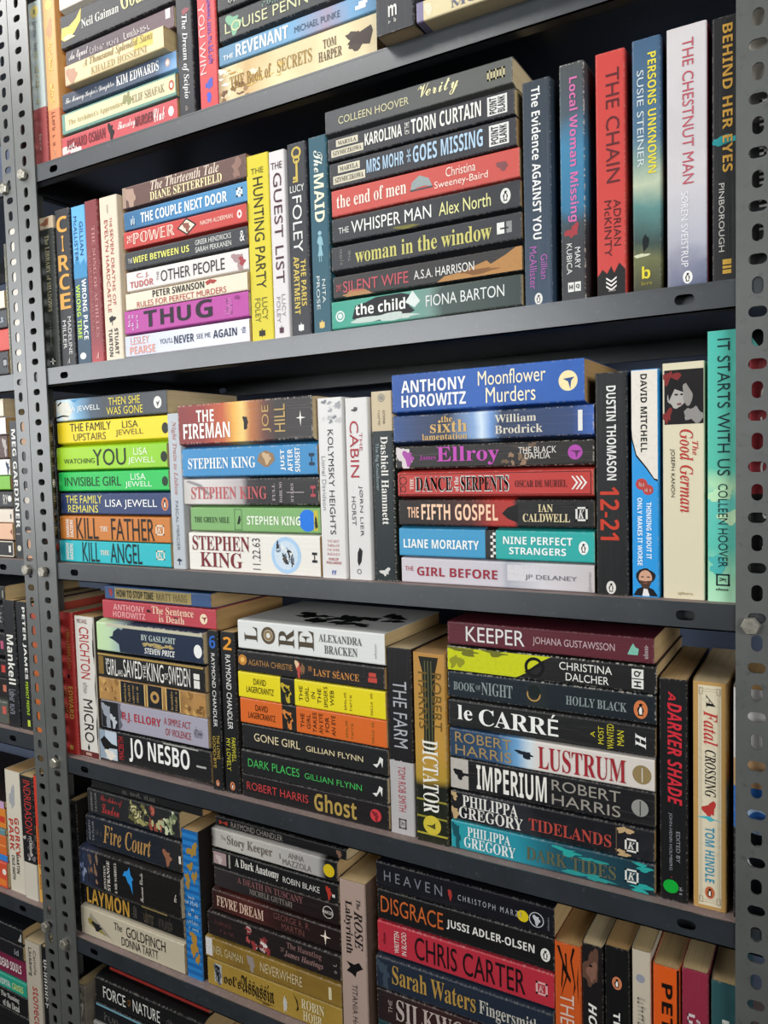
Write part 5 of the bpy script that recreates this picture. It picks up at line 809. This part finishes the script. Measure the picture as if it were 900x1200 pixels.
bk('NE lorange', 'slim red-orange paperback beside the post', '#2c2422', [R(.003, .4, .02, .98, '#c03c2c'), R(.4, .7, .02, .98, '#cf642c'), R(.7, .997, .02, .98, '#cf9c4c'), Q(.4, .9, .3, .7, '#8c3c1c', 16, 3)])
bk('NE lE1', 'pale violet paperback end on top', '#3a2c28', [R(.5, .998, .03, .97, '#bc94b4')])
bk('NE lE2', 'amber paperback end', '#cf7c2c', [R(.9, .99, .3, .6, '#c03c2c')])
bk('NE lE3', 'grey-blue paperback end', '#5c8488', [])
bk('NE lE4', 'deep orange paperback end', '#c8642c', [R(.8, .99, .45, .5, '#e0a050')])
bk('NE lE5', 'bright blue paperback end', '#2c78c4', [])
bk('NE lE6', 'red and orange paperback end', '#c84a30', [E(.97, .65, .12, '#e4d4c4'), R(.8, .99, .1, .35, '#d8742c')])
bk('NF lack', 'cream paperback with red slanted lettering', '#b0a694', [T('Camilla', .06, .26, .56, .74, '#5c544c', 's'), T('Läckberg', .05, .28, .2, .46, '#3c3834', 's'), T('stonecutter', .36, .85, .4, .78, '#a83c34', 's')])
bk('NF larsson', 'black paperback with bold white capitals', '#201f22', [Q(.1, .5, .3, .85, '#d4d0c8', 8, 6)])
bk('NF deads', 'plum paperback with white capitals', '#74203e', [T('DEAD SOULS', .68, .94, .3, .72, '#d8ccc8', 'b')])
bk('NF mortal', 'sea green paperback with white capitals', '#249078', [T('MORTAL', .67, .81, .25, .7, '#c8dcd4', 'b'), T('CAUSES', .83, .96, .25, .7, '#c8d480', 'b')])
bk('NF naming', 'black paperback with white serif title', '#222124', [T('The Naming', .68, .9, .52, .86, '#c4c0b8', 'r'), T('of the Dead', .7, .9, .12, .46, '#c4c0b8', 'r')])
bk('NF dark', 'black paperback under the plum one', '#232326', [R(.9, .98, .3, .6, '#8c8c8c')])
bk('NF toppa', 'dark paperback above the plum one', '#28262a', [T('id', .9, .95, .3, .7, '#8c8c90', 'b')])
bk('NF toppb', 'black paperback topmost under the shelf', '#1f2226', [P([(.95, .2), (.99, .8), (.99, .2)], '#a8a8a4')])

GEOTXT = """
A S greygreen -13.6 13 0 206.3 0.6 0.6
A S orange 14 38 0 212 0.6 0.6
A L thursday 39 238.5 0 29.3 3 1.2
A L elif 42.5 238.5 29.3 58.5 1.2 2.6
A L edwards 42.1 238.5 58.5 81.5 2.6 0.2
A L khaled 63 231 81.5 106 0.2 0.2
A L newham 54.3 238.5 106 132.9 0.2 2.9
A L gods 44.9 238.5 132.9 178.6 2.9 3
A L topcream 45.9 240 178.6 203.4 3 0.3
A S scipio 240 265 0 198 0.6 0.6
A S youwin 271 299 0 198 0.6 0.6
A L secrets 301.4 503 0 43.2 3 1.3
A L revenant 302.9 503 43.2 67.6 1.3 2.9
A L louise 304 503 67.6 99.5 2.9 1.4
A L topdark 304.7 503 99.5 122.4 1.4 0.3
A S macmillan 519 560 0 198 0.6 0.6
A L mosse 562 760 0 21 0.2 3
A L overmosse 562 760 21 42.3 3 0.3
B S library -14 14.6 0 195.7 0.6 0.6
B S circe 16.3 44.1 0 200.2 0.6 0.6
B S wrong 46.3 73.2 0 199.1 0.6 0.6
B S achilles 74.8 98.5 0 200.2 0.6 0.6
B S evelyn 100.6 133.1 0 199.8 0.6 0.6
B L pearse 135.1 330.5 0 29.1 2.6 1.1
B L thug 137.1 331.5 29.1 58 1.1 0.2
B L swanson 141.7 331.9 58 79.6 0.2 1.5
B L other 142.3 332.7 79.6 105.4 1.5 1.3
B L wife 142.5 333 105.4 129.4 1.3 1.7
B L power 142.7 333.4 129.4 152.8 1.7 1.3
B L couple 141.8 333.8 152.8 177.6 1.3 1.7
B L thirteenth 142.1 334.3 177.6 205.1 1.7 0.3
B S hunting 332.4 364.1 0 200.2 0.6 0.6
B S guest 365.5 387.5 0 197.1 0.6 0.6
B S foley 389.3 414.2 0 200 0.6 0.6
B S maid 415.9 439.6 0 201.1 0.6 0.6
B L child 441.4 646.1 0 32.6 3 1.7
B L silent 442.5 646.5 32.6 59.3 1.7 2.7
B L window 442.3 646.4 59.3 87.9 2.7 1.8
B L whisper 444.6 646.2 87.9 115.3 1.8 1.4
B L endofmen 443.5 644.8 115.3 143.8 1.4 0.8
B L mohr 442.8 642.7 143.8 170.6 0.8 1
B L karolina 442.1 641.9 170.6 196.1 1 2.1
B L verity 440.5 640.7 196.1 221.4 2.1 0.3
B S evidence 648.1 674.7 0 195.4 0.6 0.6
B S local 681.3 703.9 0 201.6 0.6 0.6
B S chain 712.2 737.7 0 202.6 0.6 0.6
B S persons 743 766.6 0 203.7 0.6 0.6
B S chestnut 770 801.5 0 205.1 0.6 0.6
B S behind 804 828 0 204 0.6 0.6
C L angel -6 197.3 0 30.1 0.9 0.5
C L father -1.9 198.9 30.1 62.9 0.5 1.4
C L remains -1 198.7 62.9 92.9 1.4 1.5
C L invisible -1.8 198.5 92.9 120.6 1.5 1.4
C L watching -2.1 198.6 120.6 154.1 1.4 2.8
C L upstairs -1.4 200.1 154.1 185.4 2.8 0.9
C L thenshe 0.4 201 185.4 214.7 0.9 0.3
C S night 199 221 0 185.6 0.6 0.6
C L k112263 229 417 0 45.6 0.2 1.2
C L green 231.2 417 45.6 75.7 1.2 1.6
C L dark 223 417 75.7 108.4 1.6 1.5
C L jas 223 417 108.4 145.2 1.5 2.6
C L fireman 221.5 413.6 145.2 193.7 2.6 0.3
C S kolymsky 417.8 449.9 0 189.5 0.6 0.6
C S cabin 451.6 480.1 0 187.4 0.6 0.6
C S hammett 482.7 508.3 0 192 0.6 0.6
C L girlbefore 514.2 707.9 0 26 0.2 1
C L moriarty 512.9 708.6 26 56.1 1 1.7
C L fifth 513.8 708.9 56.1 84.7 1.7 1.8
C L serpents 514.1 708.7 84.7 111.8 1.8 1.9
C L ellroy 510.9 709 111.8 137.7 1.9 2.1
C L sixth 509.6 709.3 137.7 167.4 2.1 1.7
C L moonflower 509.8 701.6 167.4 206.8 1.7 0.3
C S thomason 710 738.3 0 192 0.6 0.6
C S mitchell 740.1 763.3 0 192.3 0.6 0.6
C S german 765.4 799.2 0 195.7 0.6 0.6
C S itstarts 800.6 828.7 0 217.9 0.6 0.6
D S redguard -17 9.5 0 194.5 0.6 0.6
D S crichton 11.4 49.4 0 191 0.6 0.6
D L nesbo 50.6 246.2 0 45.2 3 1.6
D L ellory 58.6 244.7 45.2 83.7 1.6 0.2
D L gilt 57.6 244.3 83.7 114.6 0.2 0.3
D L girlking 58.3 244.9 114.6 148.6 0.3 1.8
D L gaslight 61.2 245.6 148.6 190.1 1.8 2.7
D L sentence 71.3 265.1 190.1 217.4 2.7 0.8
D L howtostop 78.3 258.9 217.4 235.6 0.8 0.3
D S ch6 250 267 0 191.8 0.6 0.6
D S ch2 269.2 291.8 0 191.9 0.6 0.6
D L ghost 295.6 492 0 27.8 0.2 0.2
D L darkplaces 296.6 492 27.8 57 0.2 0.9
D L gone 297.2 492 57 86.9 0.9 0.7
D L orangeL 296.6 492 86.9 117.4 0.7 0.4
D L yellowL 296 492 117.4 148.3 0.4 0.6
D L seance 297.4 492 148.3 173.7 0.6 0.9
D L lore 296.9 492 173.7 207.9 0.9 0.3
D S farm 493.2 522.6 0 194.6 0.6 0.6
D S dictator 525 561.5 0 193.4 0.6 0.6
D L darktides 563.9 757.9 0 29.3 0.4 1
D L tidelands 564.6 758.1 29.3 59.6 1 0.6
D L imperium 563.4 758.3 59.6 92.5 0.6 0.5
D L lustrum 564.2 758.4 92.5 122.3 0.5 1.1
D L lecarre 564 759.3 122.3 150.9 1.1 0.9
D L booknight 563 759.5 150.9 178 0.9 0.6
D L dalcher 563 760.3 178 203.6 0.6 1.2
D L keeper 564.7 758.6 203.6 227.5 1.2 0.3
D S darker 761.6 785.3 0 193.8 0.6 0.6
D S fatal 788.5 816 0 194.3 0.6 0.6
D S whiteblue 820 859 0 192.8 0.6 0.6
E S black -16 -2.5 0 184.5 0.6 0.6
E L goldfinch -1.6 191 0 41.6 0.2 2.3
E L laymon 4.5 189.1 41.6 71.7 2.3 2.3
E L strange 6 192.7 71.7 128.1 2.3 3
E L fire 17.6 192.5 128.1 173.3 3 2.6
E L london 25.1 192.5 173.3 209.7 2.6 0.4
E L darktop 31.5 229.5 209.7 224.1 0.4 0.3
E S blue 193.3 220.1 0 189.2 0.6 0.6
E L fool 227.6 424.7 0 34.8 0.2 0.8
E L neverwhere 226.6 425.3 34.8 63.8 0.8 2.2
E L hasting 233.1 426.4 63.8 97.1 2.2 1.6
E L fevre 239.3 425.9 97.1 126.2 1.6 3
E L tuscany 245.5 426 126.2 153.5 3 0.7
E L anatomy 244.4 426 153.5 177.7 0.7 1.7
E L story 245.2 426 177.7 203.7 1.7 1.4
E L rchandler 250.5 436.9 203.7 217.6 1.4 0.3
E S rose 427.4 461.1 0 185.5 0.6 0.6
E L silk 471.8 665 39.8 76.4 0.2 1.2
E L waters 472.2 665.9 76.4 113.7 1.2 2.1
E L carter 473.7 666.4 113.7 151 2.1 1.6
E L disgrace 475.4 667 151 186.3 1.6 0.9
E L heaven 475.1 667.8 186.3 215.8 0.9 0.3
E S wood 667.1 693.1 0 185.6 0.6 0.6
E S house 692.7 712.8 0 190.7 0.6 0.6
E S girlth 713.2 736 0 194.1 0.6 0.6
E S vintage 737 754.4 0 197 0.6 0.6
E S peter 755.5 778.7 0 190.6 0.6 0.6
E S cuckoo 779.2 801.6 0 193.9 0.6 0.6
E S teal 802.5 824.6 0 189.6 0.6 0.6
F S greybook -21 -2 0 175.6 0.6 0.6
F L phil 12.9 210.9 131.8 160.5 0.2 2.6
F L force 18.1 216.1 160.5 198.6 2.6 3
F L red 33.5 215.4 198.6 214.7 3 0.3
NB L lB4 -291.5 -93.5 0 33.5 1.2 0.7
NB L lB3 -290.5 -92.5 33.5 64.2 0.7 0.8
NB L lB2 -291.6 -93.6 64.2 90.3 0.8 0.8
NB L lB1 -293 -95 90.3 115.2 0.8 0.3
NB S lBs -92 -86 0 176 0.6 0.6
NC L lC9 -302.4 -104.4 2 26.1 0.2 0.6
NC L lC8 -302.1 -104.1 26.1 50.1 0.6 0.6
NC L lC7 -302.4 -104.4 50.1 71 0.6 1.2
NC L lC6 -300.9 -102.9 71 96 1.2 1.2
NC L lC5 -302.6 -104.6 96 116.9 1.2 0.6
NC L lC4 -304.5 -106.5 116.9 140.6 0.6 0.6
NC L lC3 -305.7 -107.7 140.6 173.8 0.6 0.6
NC L lC2 -305.9 -107.9 173.8 198.7 0.6 0.7
NC L lC1 -307.4 -109.4 198.7 224.2 0.7 0.3
NC S meg -103 -85 2 192 0.6 0.6
ND S mankell -139 -112 19 203 0.6 0.6
ND S peterj -111 -86 19 202.4 0.6 0.6
ND L lD6 -337.7 -139.7 19 56 1.7 3
ND L lD5 -337.1 -139.1 56 87.9 3 0.5
ND L lD4 -336.7 -138.7 87.9 117.8 0.5 3
ND L lD3 -336.1 -138.1 117.8 156.9 3 2.4
ND L lD2 -334.6 -136.6 156.9 197.8 2.4 3
ND L lD1 -332.4 -134.4 197.8 222.7 3 0.3
NE S gorky -160 -124 19.5 202 0.6 0.6
NE S indri -122 -92 19.5 201 0.6 0.6
NE S lorange -91 -80 19.5 206 0.6 0.6
NE L lE6 -361.1 -163.1 19.5 58.7 0.2 0.2
NE L lE5 -361.9 -163.9 58.7 68.8 0.2 0.2
NE L lE4 -361 -163 68.8 99.9 0.2 0.2
NE L lE3 -361.2 -163.2 99.9 109 0.2 0.2
NE L lE2 -361.4 -163.4 109 140.1 0.2 0.2
NE L lE1 -361.4 -163.4 140.1 152 0.2 0.3
NF S lack -133 -98 18 205 0.6 0.6
NF S larsson -97 -80 18 205 0.6 0.6
NF L naming -331.8 -133.8 80.5 112.4 0.2 0.8
NF L mortal -330.6 -132.6 112.4 135.1 0.8 0.3
NF L deads -332.1 -134.1 135.1 167.9 0.3 0.3
B S bpost 830.5 859 0 203 .6 .6
C S cpost0 -20 -6.5 0 192 .6 .6
C S cpost 831 860 0 200 .6 .6
E L under 471.8 665 0 39.8 .3 .3
NB S white -82 -45 0 196 .6 .6
NC S brown -83 -45 2 195 .6 .6
ND S brick -84.5 -45 19.5 200 .6 .6
F L base 12 206 99 131.8 .5 .5
F L baseb 12 208 66 99 .5 .5
F L basec 12 207 33 66 .5 .5
F L based 12 206 0 33 .5 .5
NF L dark -331 -133 18 80.5 .5 .5
NF L toppa -332 -136 167.9 192 .5 1
NF L toppb -334 -137 192 216 1 .5
"""

SHW = dict(A='top shelf', B='second shelf', C='third shelf', D='fourth shelf', E='fifth shelf', F='lowest shelf')
EXTRA = dict(A={}, B={})
GEO = {}
for ln in GEOTXT.strip().split('\n'):
    t = ln.split(); GEO[t[0]+' '+t[2]] = (t[1],)+tuple(float(x) for x in t[3:])
# stacks by shelf: name of stack -> keys (any order)
STK = dict(
    A=[('left', 'thursday elif edwards khaled newham gods topcream'), ('middle', 'secrets revenant louise topdark'), ('right', 'mosse overmosse')],
    B=[('left', 'pearse thug swanson other wife power couple thirteenth'), ('right', 'child silent window whisper endofmen mohr karolina verity')],
    C=[('left', 'angel father remains invisible watching upstairs thenshe'), ('middle', 'k112263 green dark jas fireman'), ('right', 'girlbefore moriarty fifth serpents ellroy sixth moonflower')],
    D=[('left', 'nesbo ellory gilt girlking gaslight sentence howtostop'), ('middle', 'ghost darkplaces gone orangeL yellowL seance lore'), ('right', 'darktides tidelands imperium lustrum lecarre booknight dalcher keeper')],
    E=[('left', 'goldfinch laymon strange fire london darktop'), ('middle', 'fool neverwhere hasting fevre tuscany anatomy story rchandler'), ('right', 'under silk waters carter disgrace heaven')],
    F=[('only', 'based basec baseb base phil force red')],
    NB=[('', 'lB4 lB3 lB2 lB1')], NC=[('', 'lC9 lC8 lC7 lC6 lC5 lC4 lC3 lC2 lC1')], ND=[('', 'lD6 lD5 lD4 lD3 lD2 lD1')],
    NE=[('', 'lE6 lE5 lE4 lE3 lE2 lE1')], NF=[('', 'dark naming mortal deads toppa toppb')])
YF = dict(red=24, khaled=1.0, newham=11, macmillan=-20, mosse=-20, overmosse=-4, fireman=8, thenshe=11, strange=6, gaslight=8)
info = {}
for sh, lst in STK.items():
    for nm, ks in lst:
        ks = ks.split()
        order = sorted(ks, key=lambda k: -GEO[sh+' '+k][3])
        for i, k in enumerate(order):
            if sh[0] == 'N':
                info[sh+' '+k] = ('%s from top, left-edge stack, %s' % (ORD[i+1], SHW[sh[1]]), 'books stacked on the neighbouring rack, '+SHW[sh[1]])
            else:
                w = 'the stack' if nm == 'only' else 'the %s stack' % nm
                info[sh+' '+k] = ('%s from top, %s stack, %s' % (ORD[i+1], nm, SHW[sh]), 'books in %s on the %s' % (w, SHW[sh]))
for sh in ('A', 'B', 'C', 'D', 'E', 'F', 'NB', 'NC', 'ND', 'NE', 'NF'):
    up = sorted([k for k in GEO if k.split()[0] == sh and GEO[k][0] == 'S'], key=lambda k: GEO[k][1])
    for i, k in enumerate(up):
        if sh[0] == 'N':
            info[k] = ('upright at left edge, %s' % SHW[sh[1]], 'upright books on the neighbouring rack')
        else:
            info[k] = ('%s upright from left, %s' % (ORD[i+1], SHW[sh]), 'upright books on the '+SHW[sh])

for n, (key, desc, base, els, o) in enumerate(BOOKS):
    g = GEO[key]
    sh, k = key.split()
    yf = YF.get(k, 11.0 + ((n*37) % 7-3)*.5)
    r = make_book(g[0], g[1], g[2], g[3], g[4], SH[sh[-1]], g[5], g[6], yf*MM, base, els, o, n+1)
    where, grp = info[key]
    tag(r, desc+', '+where, 'book', grp)
